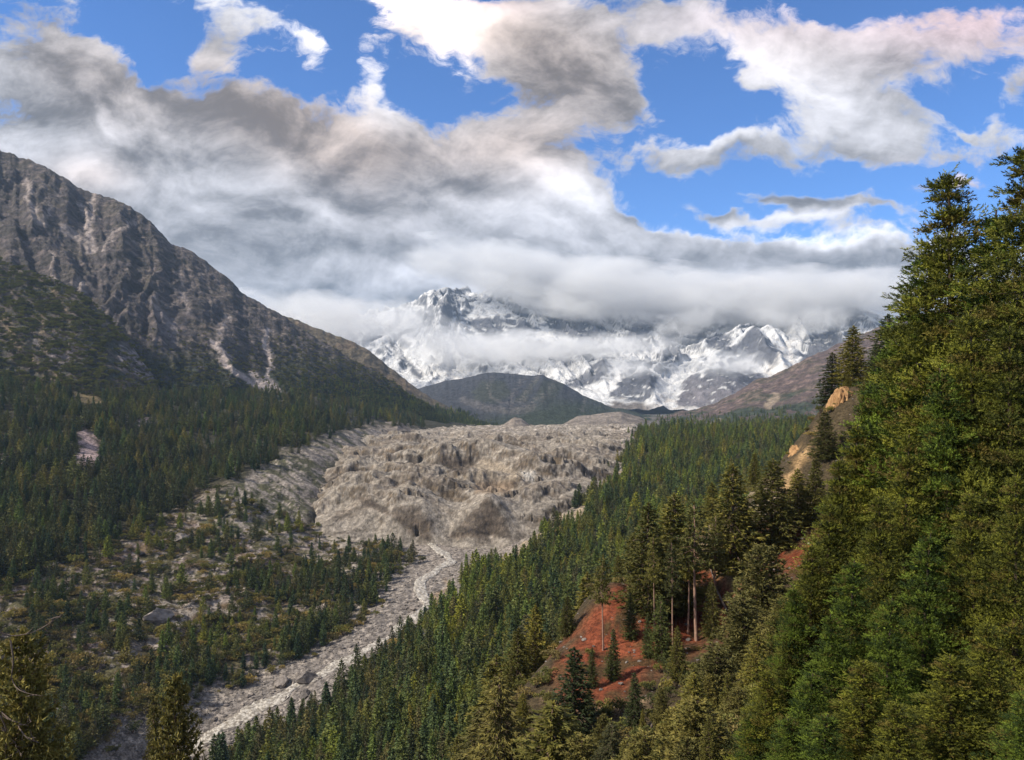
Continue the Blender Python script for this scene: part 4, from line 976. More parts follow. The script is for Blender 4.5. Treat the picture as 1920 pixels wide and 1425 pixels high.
# wooded feet of the farther ridges
def add_far(S_, n, cond, h, g):
    fx, fy, fz, fpx, fpy = S_
    i = g.integers(0, fx.size, n); a_, b_, c_, d_, e_ = (A.ravel()[i] for A in (fx, fy, fz, fpx, fpy))
    m_ = cond(d_, e_, g.random(n)); return np.stack((a_[m_], b_[m_], c_[m_]), 1), np.full(m_.sum(), h) * g.uniform(.7, 1.3, m_.sum())
FP, FH = [np.stack((X[q], Y[q], Z[q] - .3), 1)], [Ht[q]]
p_, h_ = add_far(SPUR, 9000, lambda a_, b_, r_: (b_ > np.interp(a_, [600, 690, 740, 800, 900, 1000], [672, 722, 745, 762, 780, 795]) + r_ * 18 - 4) & (a_ > 560), 22, g); FP.append(p_); FH.append(h_)
p_, h_ = add_far(LEFTM, 14000, lambda a_, b_, r_: (b_ > np.interp(a_, [0, 300, 450, 600, 760], [735, 738, 742, 725, 738]) + (r_ - .5) * 40), 15, g); FP.append(p_); FH.append(h_)
p_, h_ = add_far(RIGHTM, 6000, lambda a_, b_, r_: (b_ > np.interp(a_, [1300, 1450, 1550, 1700], [785, 772, 760, 740]) + (r_ - .3) * 30), 18, g); FP.append(p_); FH.append(h_)
FP = np.concatenate(FP); FH = np.concatenate(FH); nF = len(FP)
stuff_instances('conifer_forest', FP, FH / 20., g.uniform(0, 6.28, nF), np.concatenate((IDX[q], g.integers(0, 4, nF - q.sum()))), FOREST_ME, 'mass of dark conifers covering both sides of the valley', g.uniform(.8, 1.3, nF), np.clip(fbm(FP[:, 0] / 120, FP[:, 1] / 120, 4, seed=450) * 1.1 + g.normal(0, .3, nF) + np.where(FP[:, 0] > -60, .42, -.12), -1, 1))
print('PRINT forest mass', nF)

# ---- leafy shrubs on the valley floor
X, Y = scatter(40000, None, -260, 1300, 260, 1150, g)
Z = valley_z(X, Y); px, py = project(X, Y, Z); dr, _ = riv_near(X, Y); patch = fbm(X / 45, Y / 45, 4, seed=415)
inR = in_poly(px, py, RIGHT); inB = in_poly(px, py, BANK); inO = in_poly(px, py, LEFT_OPEN)
prob = np.where(inR & (dr < 200), np.clip(.35 + patch - dr / 260, 0, .8), np.where(inB, np.clip(.45 + patch, .05, .9), np.where(inO, np.clip(.20 + .40 * patch, .05, .6), 0))) * (dr > 36 + 14 * patch)
prob = np.where((px < 140) & (py > 1130), .5 + patch, prob)
sel = g.random(len(X)) < prob
X, Y, Z, px, py = (q_[sel] for q_ in (X, Y, Z, px, py))
k = thin(X, Y, np.full(len(X), 3.2), g); X, Y, Z, px, py = (q_[k] for q_ in (X, Y, Z, px, py))
S = g.lognormal(.15, .35, len(X)).clip(.5, 2.4); I = g.integers(0, 3, len(X)); RT = g.uniform(0, 6.28, len(X))
print('PRINT shrubs', len(X))
vis = (px > -20) & (px < 1940) & (py < 1435)
top = np.argsort(-(S / Y) * vis)[:120]; ind = np.zeros(len(X), bool); ind[top] = True
for i in top:
    o = bpy.data.objects.new('shrub', SHRUB_ME[I[i]]); o.location = (X[i], Y[i], Z[i] - .2); o.scale = (S[i],) * 3; o.rotation_euler = (0, 0, RT[i]); link(o)
    tag(o, 'olive green leafy shrub on the valley floor near the river', 'shrub', 'leafy shrubs of the valley floor')
stuff_instances('shrub_cover', np.stack((X, Y, Z - .2), 1)[~ind], S[~ind], RT[~ind], I[~ind], SHRUB_ME, 'scattered olive shrubs over the stony valley floor')
# shrubs on the mountain shoulder and on the foot of the left mountain
p1, h1 = add_far(SHO, 5200, lambda a_, b_, r_: (a_ > -120) & (r_ < .75 - .55 * ((b_ > 640) & (a_ > 200))), 1.8, g)
p2, h2 = add_far(LEFTM, 16000, lambda a_, b_, r_: (a_ > -60) & (b_ > np.interp(a_, [0, 300, 450, 600, 760], [600, 655, 650, 640, 690]) + (r_ - .3) * 120) & (poly_dist(a_, b_, [(400, 640), (430, 690), (480, 722), (560, 756)]) > 9) & (poly_dist(a_, b_, [(500, 620), (500, 705), (555, 752)]) > 8), 1.3, g)
p1 = np.concatenate((p1, p2)); h1 = np.concatenate((h1, h2))
stuff_instances('mountain_shrubs', p1, h1, g.uniform(0, 6.28, len(p1)), np.full(len(p1), 1), SHRUB_ME, 'low dark shrubs dotted over the left mountain slopes')

# ---- boulders
def rock_mesh(seed, sub=2):
    bm = bmesh.new(); bmesh.ops.create_icosphere(bm, subdivisions=sub, radius=1.0)
    g_ = np.random.default_rng(seed); cuts = [(unit(g_.normal(0, 1, 3)), g_.uniform(.45, .8)) for _ in range(9)]
    for v in bm.verts:
        p_ = np.array(v.co)
        for d_, h_ in cuts:
            e_ = p_ @ d_ - h_
            if e_ > 0: p_ = p_ - d_ * e_ * .92
        p_ = p_ * (1 + .05 * g_.normal()); v.co = p_ * np.array([1.25, 1, .72])
    me = bpy.data.meshes.new('boulder'); bm.to_mesh(me); bm.free(); me.materials.append(M_STONE); return me
m, n, p = new_mat('stone'); M_STONE = m
oi = n.nodes.new('ShaderNodeObjectInfo'); tcx = n.nodes.new('ShaderNodeTexCoord')
v1 = noise(n, tcx.outputs['Object'], 2.2, 7, .62); rn = Ex(n, oi.outputs['Random'])
c1 = mixc(n, rn, (.15, .132, .118), (.34, .292, .255)); c2 = mixc(n, 1.0, c1, (.5, .5, .5), 'MULTIPLY')
n.links.new(mixc(n, v1.smooth(.32, .68), c2, c1), p.inputs['Base Color']); bump(n, p, v1, .15)
ROCKS = [rock_mesh(31, 3), rock_mesh(32, 3), rock_mesh(33, 3)]
PEB = [rock_mesh(41, 1), rock_mesh(42, 1), rock_mesh(43, 1)]
X, Y = scatter(90000, None, -100, 1150, 420, 1500, g)
Z = valley_z(X, Y); px, py = project(X, Y, Z); dr, _ = riv_near(X, Y); patch = fbm(X / 40, Y / 40, 4, seed=425)
inO = in_poly(px, py, LEFT_OPEN); inW = in_poly(px, py, WALL); inF = in_poly(px, py, FORE)
prob = np.where(dr < 55, .60, np.where(inF, .5, np.where(inO, np.clip(.12 + .6 * patch, .03, .6), np.where(inW, .22, 0)))) * (dr > 5)
sel = g.random(len(X)) < prob; X, Y, Z = X[sel], Y[sel], Z[sel]
stuff_instances('boulder_field', np.stack((X, Y, Z + .1), 1), g.lognormal(-.35, .6, len(X)).clip(.25, 3.2), g.uniform(0, 6.28, len(X)), g.integers(0, 3, len(X)), PEB, 'grey stones strewn along the river bed and moraine')
print('PRINT stones', len(X))
def ground_at(px, py, zf, Y0, Y1):
    Ys = np.exp(np.linspace(math.log(Y0), math.log(Y1), 1500)); Xs = (px - CX) / FOC * Ys; zs = zf(Xs, Ys)
    f_ = zs - (HY - py) / FOC * Ys; k_ = np.where((f_[:-1] < 0) & (f_[1:] >= 0))[0]
    k_ = k_[0] if len(k_) else np.argmin(np.abs(f_)); return np.array((Xs[k_], Ys[k_], zs[k_]))
for (qx, qy, w_, kx, ky, kz, mi, lb) in (
        (338, 1012, 20, 1, 1, .8, 0, 'large pale boulder below the left forest edge'), (265, 1040, 9, 1, 1, .8, 1, 'small pale rock pile stone above the left slope'),
        (297, 1163, 30, 1.1, .6, .85, 2, 'big slanted purple grey boulder on the stony left bank'), (282, 1135, 12, 1, 1, .8, 0, 'rounded boulder just above the big slanted boulder'), (528, 1285, 22, 1.1, .8, .7, 1, 'flat boulder standing in the river, left one of two'),
        (575, 1278, 24, 1, .8, .9, 2, 'flat grey boulder standing in the river, right one of two'), (572, 1305, 18, 1.1, .6, .6, 0, 'dark low slab at the right river edge below the two boulders'), (560, 1086, 8, 1, 1, 1, 1, 'small orange tinted boulder among left bank shrubs'), (774, 1143, 9, 1, 1, .9, 2, 'tan boulder in the middle of the upper river'),
        (300, 1218, 22, 1.2, .7, .6, 1, 'pale ledge of rock above the river bank shrubs'), (108, 1330, 16, 1, 1, .7, 2, 'pale boulder among shrubs in the lower left'), (70, 1175, 12, 1, 1, .8, 0, 'pinkish boulder at the far left below the forest'), (208, 1227, 12, 1.2, .8, .7, 1, 'squat boulder between shrubs left of the pale ledge')):
    P = ground_at(qx, qy, valley_z, 350, 1300); s = w_ * .8 / FOC * P[1]
    o = bpy.data.objects.new('boulder', ROCKS[mi]); o.location = P + np.array((0, 0, s * .3)); o.scale = (s * kx, s * ky, s * kz); o.rotation_euler = (0.1, .25, qx * .7); link(o)
    tag(o, lb, 'boulder', 'large boulders of the valley')

# ---- trees of the near hillside (trunk and crown are parts)
def part_tree(tr, cr, nm, bark, leaf):
    return tr.mesh(nm + '_trunk', [bark], smooth=True), cr.mesh(nm + '_crown', [leaf])
KIND = {}
M_DARKBARK = bark_mat('dark_bark', (.035, .026, .02), (.085, .06, .045))
KIND['fir'] = [part_tree(*conifer(s_, 24., 4.6, 44, 10, 8, 7, 1.0, .26, .6, .06, .38, .12, .7, 0, (.078, .086, .022), (.190, .170, .040), .3, True, .05, .013), 'fir', M_BARK, M_FIR) for s_ in (51, 52)]
KIND['droopy'] = [part_tree(*conifer(s_, 24., 4.4, 42, 10, 9, 7, 1.1, .22, .5, .08, .75, .10, .7, 0, (.080, .080, .030), (.155, .140, .046), .3, True, -.5, .013), 'droopy_fir', M_BARK, M_FIR) for s_ in (53, 54)]
KIND['spire'] = [part_tree(*conifer(s_, 24., 2.7, 50, 8, 6, 7, .9, .24, .6, .04, .35, .1, .7, 0, (.048, .062, .022), (.085, .105, .032), .3, True, .0, .012), 'spire_fir', M_BARK, M_FIR) for s_ in (55,)]
KIND['pine'] = [part_tree(*conifer(s_, 24., 3.6, 17, 7, 8, 9, 1.0, .24, .8, .52, .30, .2, .55, .03, (.080, .088, .026), (.170, .160, .042), .4, True, .2, .010, .1), 'pine', M_PALEBARK, M_FIR) for s_ in (56, 57)]
KIND['bushy'] = [part_tree(*conifer(s_, 18., 4.8, 34, 11, 9, 9, .95, .26, .75, .04, .05, .35, .5, 0, (.095, .096, .028), (.200, .175, .052), .25, True, .4, .013), 'bushy_pine', M_BARK, M_FIR) for s_ in (58, 59)]
def plume_conifer(seed, H, Rb, levels, nb, col, tip, brown):
    """near tree: boughs that end in dense upturned cushions of needles"""
    g_ = np.random.default_rng(seed); tr, cr = Acc(), Acc(); zz = np.linspace(0, 1, 10)
    ax = np.stack((.01 * H * np.sin(zz * 5 + seed), .01 * H * np.cos(zz * 4 + seed), zz * H), 1); tr.add(*tube(ax, .013 * H * (1 - zz * .94) + .01, 8))
    col, tip, brown = np.array(col), np.array(tip), np.array(brown); up_ = np.array([0, 0, 1.])
    for lv in range(levels):
        k = (max(0, lv + g_.uniform(-.4, .4)) / levels) ** .88; k = min(k, .985); t_ = .02 + .98 * k
        rm = Rb * (1 - k) ** .88 * min(1, .75 + 2 * k) + .10; n_ = max(3, int(nb * (1 - .45 * k)))
        base = np.array([np.interp(t_, zz, ax[:, 0]), np.interp(t_, zz, ax[:, 1]), t_ * H])
        for a_ in g_.uniform(0, 6.28) + np.arange(n_) * 6.2832 / n_ + g_.normal(0, .35, n_):
            r = rm * g_.uniform(.55, 1.25); rad = np.array([math.cos(a_), math.sin(a_), 0.]); lat = np.array([-rad[1], rad[0], 0.])
            dp = g_.uniform(0, .45); q_ = np.linspace(0, 1, 4); fz = lambda s: r * (-dp * s + .22 * s ** 2.2)
            tr.add(*tube(base + rad * (r * q_)[:, None] * .95 + up_ * fz(q_)[:, None], np.array([.02, .014, .008, .003]) * (.5 + r / Rb), 3))
            for s_ in ((.28, .66, 1.0) if r > .9 else (.4, .95)):
                sz = (.26 + .19 * r) * g_.uniform(.6, 1.4); ce = base + rad * r * s_ + lat * g_.normal(0, .08 * r) + up_ * fz(s_)
                m_ = int(12 + 38 * min(1.3, sz ** 1.5)); w_ = unit(g_.normal(0, 1, (m_, 3))); w_[:, 2] = np.abs(w_[:, 2]) * 1.0 - .30
                o_ = (rad * (w_ @ rad)[:, None] * 1.25 + lat * (w_ @ lat)[:, None] + up_ * w_[:, 2:3] * .9) * sz * g_.uniform(.6, 1.0, (m_, 1))
                V, F = sprigs(ce + o_, unit(o_) * .8 + rad * .35 + up_ * .45, .20 + .16 * sz, .13, .040, 12, g_)
                cc = col + (tip - col) * np.clip(g_.normal(.42, .34) + g_.normal(0, .16, (m_, 1)), 0, 1)
                if g_.random() < .15: cc = cc * .45 + brown * .55
                cr.add(V, F, np.repeat(cc * g_.uniform(.8, 1.2, (m_, 1)), 36, 0))
    for _ in range(4):
        V, F = sprigs(ax[-1:] - [0, 0, .3 * _], np.array([[0, 0, 1.]]) + g_.normal(0, .3, (1, 3)), .5, .14, .036, 20, g_); cr.add(V, F, tip)
    return tr, cr
KIND['near'] = [part_tree(*plume_conifer(s_, 22., 3.6, 42, 7, c_, t_, (.150, .100, .030)), 'near_conifer', M_DARKBARK, M_NEAR) for s_, c_, t_ in ((61, (.022, .040, .009), (.155, .210, .026)), (62, (.030, .038, .009), (.195, .200, .026)))]
print('PRINT near tris', [len(c.polygons) for t_, c in KIND['near']])
BASEH = {'bushy': 18., 'near': 22.}
def place_tree(kind, px_, top_, Y_, label, group, zf, var=0, wide=1.0, lean=0.0):
    x = (px_ - CX) / FOC * Y_; z = float(zf(np.array([x]), np.array([Y_]))[0]) - .3
    H = (HY - top_) / FOC * Y_ - z; s = H / BASEH.get(kind, 24.)
    tr, cr = KIND[kind][var % len(KIND[kind])]
    o = link(bpy.data.objects.new('conifer_tree', None)); o.location = (x, Y_, z); o.rotation_euler = (0, lean, px_ * 1.7); o.scale = (s * wide, s * wide, s)
    o.empty_display_size = .5; tag(o, label, 'tree', group)
    link(bpy.data.objects.new('trunk', tr), o); link(bpy.data.objects.new('crown', cr), o)
    return o
HILLG = 'conifers of the near red hillside'
HILLT = [
    ('pine', 1226, 1005, 150, 'slim bare pine trunk at the left end of the tree clump', 0, .6), ('pine', 1262, 1015, 147, 'slim bare pine trunk below the broad fir', 1, .6), ('pine', 1338, 965, 156, 'slender pine right of the tall bare-trunked pine', 0, .7),
    ('pine', 1306, 945, 151, 'tall pine with long bare pale trunk in the red soil', 0, 1.0), ('fir', 1262, 928, 163, 'broad fir just left of the tall bare-trunked pine', 0, .95), ('fir', 1216, 945, 157, 'dense fir left of the broad fir on the red slope crest', 1, .85),
    ('pine', 1290, 985, 154, 'slim pine with thin pale trunk beside the tall pine', 1, .7), ('pine', 1130, 1042, 146, 'lone pine with bare trunk at the left part of the red slope', 1, .75), ('fir', 1160, 1040, 176, 'fir on the slope crest behind the lone bare-trunked pine', 0, .8),
    ('fir', 1064, 1118, 158, 'fir on the left rim of the red slope', 1, .8), ('spire', 1076, 1215, 112, 'dark narrow fir at the lower left rim of the red slope', 0, 1.2), ('spire', 1182, 1110, 148, 'small dark spire fir in the middle of the red soil', 0, .8),
    ('spire', 1240, 1118, 138, 'dark spire fir low on the red soil left of the bare trunks', 0, .95), ('fir', 1004, 1138, 165, 'tall fir left of the red slope against the valley forest', 0, .75), ('fir', 972, 1180, 160, 'fir next to the tall one left of the red slope', 1, .8),
    ('droopy', 940, 1268, 120, 'drooping grey green fir at the bottom centre', 0, 1.0), ('droopy', 900, 1330, 125, 'smaller drooping fir at the bottom left of the centre group', 1, 1.0), ('fir', 1034, 1318, 92, 'bluish green young fir at the bottom edge', 1, 1.3),
    ('spire', 1190, 1262, 105, 'slender dark fir below the red soil by the path', 0, .9), ('fir', 1375, 872, 168, 'tall fir standing right of the pale scar on the crest', 0, .9), ('fir', 1448, 862, 172, 'big dark fir with visible trunk above the upper red soil', 1, 1.05),
    ('fir', 1495, 880, 176, 'dark fir behind the near trees left of the orange outcrop', 0, .9), ('bushy', 1432, 1022, 128, 'light green bushy pine in front of the upper red soil', 0, .8), ('bushy', 1395, 1120, 112, 'rounded bushy pine below the light green one', 1, .95),
    ('fir', 1548, 770, 205, 'fir standing in front of the orange rock outcrop', 0, .95), ('spire', 1560, 662, 250, 'narrow dark fir on the skyline left of the outcrop', 0, 1.3), ('fir', 1600, 612, 245, 'broad dark fir on the skyline above the orange outcrop', 1, 1.0), ('spire', 1642, 640, 255, 'thin dark fir on the skyline by the near trees', 0, 1.0), ('spire', 1665, 590, 235, 'dark fir on the skyline touching the near trees', 0, 1.4),
    ('bushy', 1345, 1215, 95, 'olive bushy pine right of the lower red soil', 0, 1.0), ('fir', 1300, 1262, 88, 'fir below the bare trunks at the lower edge of red soil', 1, 1.1), ('bushy', 1265, 1330, 78, 'yellowish bushy pine near the bottom edge', 1, 1.0), ('droopy', 1145, 1355, 84, 'drooping fir at the bottom edge below the path', 0, 1.1), ('bushy', 1210, 1375, 70, 'low bushy pine at the bottom edge right of the drooping fir', 0, 1.0),
    ('fir', 1530, 860, 175, 'fir squeezed between outcrop and near trees', 1, .8), ('fir', 860, 1380, 150, 'fir top at the bottom edge left of the drooping firs', 0, .9), ('bushy', 1090, 1380, 88, 'small bushy pine at the bottom edge left of the drooping fir', 1, .9),
    ('fir', 1240, 1010, 188, 'dense fir on the crest between the broad fir and its left neighbour', 0, .9), ('fir', 1300, 1000, 190, 'dark fir on the crest behind the bare trunks', 1, .9), ('fir', 1345, 975, 182, 'fir with pale scar behind it on the crest', 0, .8), ('fir', 1030, 1190, 172, 'fir on the left rim between the tall fir and the rim fir', 0, .9),
    ('fir', 1395, 935, 170, 'fir left of the big dark fir above the upper red soil', 1, .8), ('fir', 1470, 930, 178, 'dark fir beside the big dark fir', 0, .9), ('bushy', 1470, 1120, 100, 'olive bushy pine by the near trees below the upper red soil', 1, .9), ('fir', 1420, 1190, 90, 'fir in front of the bushy pines right of the red soil', 0, 1.0), ('bushy', 1310, 1310, 66, 'leafy pine at the bottom edge left of the near conifers', 1, 1.0), ('fir', 980, 1300, 128, 'fir behind the drooping firs at the bottom centre', 0, 1.0), ('fir', 1105, 1290, 118, 'young fir at the foot of the red soil above the path', 1, .8),
    ('fir', 1425, 900, 200, 'fir on the crest behind the big dark firs', 1, 1.0), ('fir', 1525, 840, 215, 'fir on the crest below the orange outcrop', 0, .9), ('fir', 1590, 700, 240, 'dark fir right behind the orange outcrop', 0, 1.0), ('fir', 1620, 720, 225, 'dark fir between the outcrop and the near trees', 1, .9),
    ('fir', 1360, 1010, 176, 'fir between the pale scar and the light bushy pine', 1, .7), ('bushy', 1385, 1290, 80, 'olive bushy pine in front of the near conifers at the bottom', 0, .9), ('fir', 1060, 1330, 100, 'dark fir by the path at the lower left of the red soil', 0, 1.1), ('fir', 930, 1230, 165, 'fir behind the drooping fir at the bottom centre', 1, .9),
    ('spire', 1215, 1150, 140, 'small dark fir between the two spire firs on the red soil', 0, .7), ('spire', 1150, 1180, 132, 'little dark fir right of the lone pine on the red soil', 0, .8), ('fir', 1270, 1175, 125, 'young fir low on the red soil below the bare trunks', 0, .6), ('spire', 1110, 1215, 130, 'little fir at the lower left of the red soil', 0, .8), ('fir', 1335, 1090, 148, 'fir right of the bare trunks hiding part of the red soil', 1, .6),
    ('fir', 1630, 690, 215, 'fir on the bare ground right of the orange outcrop', 0, .9), ('fir', 1655, 735, 190, 'fir right of the outcrop close to the near stand', 1, .9), ('fir', 1600, 835, 185, 'dark fir below the orange outcrop by the near stand', 0, .9), ('fir', 1568, 885, 180, 'dark fir under the outcrop above the upper red soil', 1, .9), ('fir', 1335, 905, 215, 'fir just beyond the crest above the pale scar', 0, .9), ('fir', 1190, 1000, 205, 'fir beyond the crest left of the dense fir', 0, .8), ('fir', 1100, 1075, 195, 'fir beyond the crest left of the lone pine', 1, .8), ('fir', 1415, 850, 225, 'fir beyond the crest behind the big dark fir', 1, .8), ('fir', 1250, 965, 200, 'fir beyond the crest behind the broad fir', 1, .8),
]
for (kd, px_, tp_, Y_, lb, vr, wd) in HILLT: place_tree(kd, px_, tp_, Y_, lb, HILLG, hill_z, vr, wd * (1.15 if kd == 'pine' else 1.75))
for k_, (px_, tp_, Y_, kd, wd) in enumerate(((1010, 1365, 112, 'fir', 1.2), (1130, 1340, 98, 'bushy', 1.0), (1170, 1385, 80, 'fir', 1.2), (1240, 1290, 100, 'bushy', .9), (1235, 1385, 68, 'fir', 1.2), (1330, 1345, 62, 'fir', 1.2), (1075, 1395, 92, 'bushy', 1.1), (1290, 1385, 56, 'bushy', 1.1), (960, 1385, 118, 'fir', 1.1), (1365, 1260, 84, 'fir', 1.1), (1330, 1265, 92, 'bushy', 1.0), (1440, 1290, 66, 'fir', 1.0), (1205, 1330, 100, 'fir', .8))):
    place_tree(kd, px_, tp_, Y_, ['second', 'fourth', 'fifth', 'eighth', 'seventh', 'tenth', 'third', 'ninth', 'first', 'twelfth', 'eleventh', 'thirteenth', 'sixth'][k_] + ' small conifer from the left crowding the foot of the red slope', 'small conifers at the foot of the red slope', hill_z, k_, wd)
NEARG = 'tall conifers at the right edge'
NEART = [(1935, 268, 27, 'tallest near conifer cut by the right edge of the picture'), (1872, 392, 30, 'near conifer between the two tallest crowns'), (1795, 322, 31, 'tall near conifer with pointed crown against the blue sky'), (1742, 462, 33, 'near conifer just left of the pointed crown'), (1704, 565, 35, 'near conifer whose tip stands before the cloud bank'), (1668, 640, 37, 'near conifer stepping down beside the skyline firs'), (1636, 715, 36, 'near conifer right of the skyline firs'), (1606, 800, 33, 'near conifer right beside the orange outcrop'),
         (1578, 862, 31, 'near conifer just below the orange outcrop'), (1546, 945, 29, 'near conifer at the right end of the upper red soil'), (1516, 1020, 27, 'near conifer with pale tips right of the light bushy pine'), (1486, 1100, 26, 'near conifer in front of the light bushy pine'), (1472, 1190, 26, 'near conifer lower left in the right edge stand'), (1440, 1262, 25, 'second lowest near conifer on the left rim of the stand'), (1410, 1345, 25, 'lowest near conifer on the left rim of the stand')]
ORD = ['first', 'second', 'third', 'fourth', 'fifth', 'sixth', 'seventh', 'eighth', 'ninth', 'tenth']
for k_, (px_, tp_, Y_) in enumerate(((1475, 1345, 19), (1520, 1262, 20), (1556, 1150, 21), (1602, 1050, 22), (1652, 930, 24), (1702, 815, 25), (1766, 690, 25), (1832, 590, 25), (1902, 610, 24))): NEART.append((px_, tp_, Y_, ORD[k_] + ' conifer from the left in the middle row of the right edge stand'))
for k_, (px_, tp_, Y_) in enumerate(((1550, 1340, 17), (1612, 1235, 18), (1672, 1120, 19), (1742, 1000, 20), (1822, 925, 20), (1900, 890, 19))): NEART.append((px_, tp_, Y_, ORD[k_] + ' conifer from the left in the front row of the right edge stand'))
for k_, (px_, tp_, Y_) in enumerate(((1692, 1320, 15.5), (1778, 1225, 16), (1862, 1170, 16), (1930, 1290, 14))): NEART.append((px_, tp_, Y_, ORD[k_] + ' conifer from the left at the very bottom right'))
gn = np.random.default_rng(91)
for k_, (px_, tp_, Y_, lb) in enumerate(NEART):
    o = place_tree('near', px_, tp_, Y_, lb, NEARG, hill_z, int(gn.integers(0, 2)), (1.05 if k_ < 4 else .95) * gn.uniform(.9, 1.15) * (1.2 if tp_ > 900 else 1) * (1.4 if tp_ > 1200 else 1))

# ---- trees in the lower left foreground
LOWG = 'foreground trees at the lower left'
place_tree('bushy', 330, 1268, 120, 'dark pine rising from the bottom edge left of the river', LOWG, hill_z, 1, .62)
place_tree('droopy', 290, 1300, 122, 'drooping fir beside the dark pine at the bottom edge', LOWG, hill_z, 0, .6)
o = place_tree('bushy', 40, 1185, 75, 'gnarled dark tree with dead pale branches in the lower left corner', LOWG, hill_z, 0, .75)
bs, bx_, bz_ = o.scale[2], o.location, 75.
M_inv = (Matrix.Translation(o.location) @ o.rotation_euler.to_matrix().to_4x4() @ Matrix.Diagonal((*o.scale, 1))).inverted()
gb = np.random.default_rng(77)
for pts in ([(-30, 1165), (10, 1195), (60, 1188), (100, 1165), (118, 1150)], [(20, 1200), (25, 1240), (20, 1275), (45, 1300), (80, 1305)], [(-10, 1325), (20, 1350), (45, 1360), (60, 1352)], [(0, 1340), (15, 1380), (8, 1410), (20, 1440)], [(30, 1352), (50, 1385), (75, 1395)], [(5, 1365), (30, 1395), (40, 1420)]):
    P = np.array([at(a_, b_, 73.5 - gb.uniform(0, 2)) for a_, b_ in pts]); t_ = np.linspace(0, 1, len(P)); tt = np.linspace(0, 1, 14)
    P = np.stack([np.interp(tt, t_, P[:, k]) for k in range(3)], 1) + gb.normal(0, .05, (14, 3)); P[1:-1] = (P[:-2] + P[1:-1] * 2 + P[2:]) / 4
    V, F = tube(P, .085 * (1 - tt * .8), 5)
    V = np.array([M_inv @ Vector(v) for v in V]); me = mesh_np('dead_branch', V, F); me.materials.append(M_DEAD)
    for k_ in (4, 6, 8, 10, 12):
        q_ = np.linspace(0, 1, 5)[:, None]; dd = gb.normal(0, 1, 3) * np.array([1, .4, 1]); dd = dd / np.linalg.norm(dd) * gb.uniform(.5, 1.3)
        V2, F2 = tube(P[k_] + dd * q_ + gb.normal(0, .04, (5, 3)), .05 * (1 - q_[:, 0] * .8), 4); V2 = np.array([M_inv @ Vector(v) for v in V2]); F = np.concatenate((F, F2 + len(V))); V = np.concatenate((V, V2))
    me = mesh_np('dead_branch', V, F); me.materials.append(M_DEAD)
    link(bpy.data.objects.new('dead_branch', me), o)['label'] = 'bare pale dead branch'

# ---- orange rock outcrop, fallen logs and stones on the hillside
m, n, p = new_mat('orange_rock'); Ps = pos(n)
v1 = noise(n, mapping(n, Ps, scale=(1, 1, .35)), .8, 8, .65); v2 = noise(n, Ps, 3.5, 5, .6)
n.links.new(mixc(n, v1.smooth(.35, .65) * .7 + v2 * .3, (.20, .105, .048), (.55, .33, .155)), p.inputs['Base Color']); bump(n, p, v1 + v2 * .3, .8)
bm = bmesh.new(); bmesh.ops.create_icosphere(bm, subdivisions=5, radius=1.0)
co = np.array([v.co[:] for v in bm.verts]); an = np.arctan2(co[:, 1], co[:, 0])
d_ = 1 + .18 * ridged(an * 2.2, co[:, 2] * .9, 5, .55, seed=501) + .09 * fbm(an * 6, co[:, 2] * 5, 4, seed=503)
co = co * np.array([1, 1, 1.0]) * d_[:, None] * np.array([5.2, 5.0, 12.0]); co[:, 0] += co[:, 2] * .12
for v, c_ in zip(bm.verts, co): v.co = c_
me = bpy.data.meshes.new('outcrop'); bm.to_mesh(me); bm.free(); me.materials.append(m)
for f in me.polygons: f.use_smooth = True
o = link(bpy.data.objects.new('rock_outcrop', me)); o.scale = (.8, .8, .78); o.location = at(1574, 790, 228); tag(o, 'orange tan rock outcrop on the hillside crest among dark firs', 'rock')
me2 = me.copy(); o = link(bpy.data.objects.new('rock_outcrop', me2)); o.location = at(1508, 872, 222); o.scale = (.6, .7, .5); o.rotation_euler = (0, .5, 2.0); tag(o, 'lower tan rock ledge left of the orange outcrop', 'rock')
def log(a_, b_, r_, lb):
    A = ground_at(a_[0], a_[1], hill_z, 60, 260); B = ground_at(b_[0], b_[1], hill_z, 60, 260); t_ = np.linspace(0, 1, 8)[:, None]
    P = A * (1 - t_) + B * t_; P[:, 2] = np.maximum(P[:, 2], hill_z(P[:, 0], P[:, 1])) + r_ * .6
    V, F = tube(P - P[0], r_ * np.linspace(1, .6, 8), 7); me = mesh_np('log', V, F); me.materials.append(M_DEAD)
    o = link(bpy.data.objects.new('fallen_log', me)); o.location = P[0]; tag(o, lb, 'log', 'fallen logs on the red hillside')
log((1340, 1100), (1372, 1165), .28, 'long grey fallen log on the red soil right of the bare trunks'); log((1356, 1118), (1380, 1150), .22, 'short fallen log beside the long grey log'); log((1325, 1045), (1340, 1090), .22, 'fallen log higher up the red slope below the pale scar'); log((1200, 1395), (1235, 1345), .25, 'dark fallen log at the bottom edge below the path')
X, Y = scatter(900, None, 1000, 1600, 85, 230, g); Z = hill_z(X, Y)
stuff_instances('hillside_stones', np.stack((X, Y, Z), 1), g.lognormal(-1.6, .5, len(X)).clip(.06, .5), g.uniform(0, 6.28, len(X)), g.integers(0, 3, len(X)), PEB, 'small stones scattered over the red hillside soil')
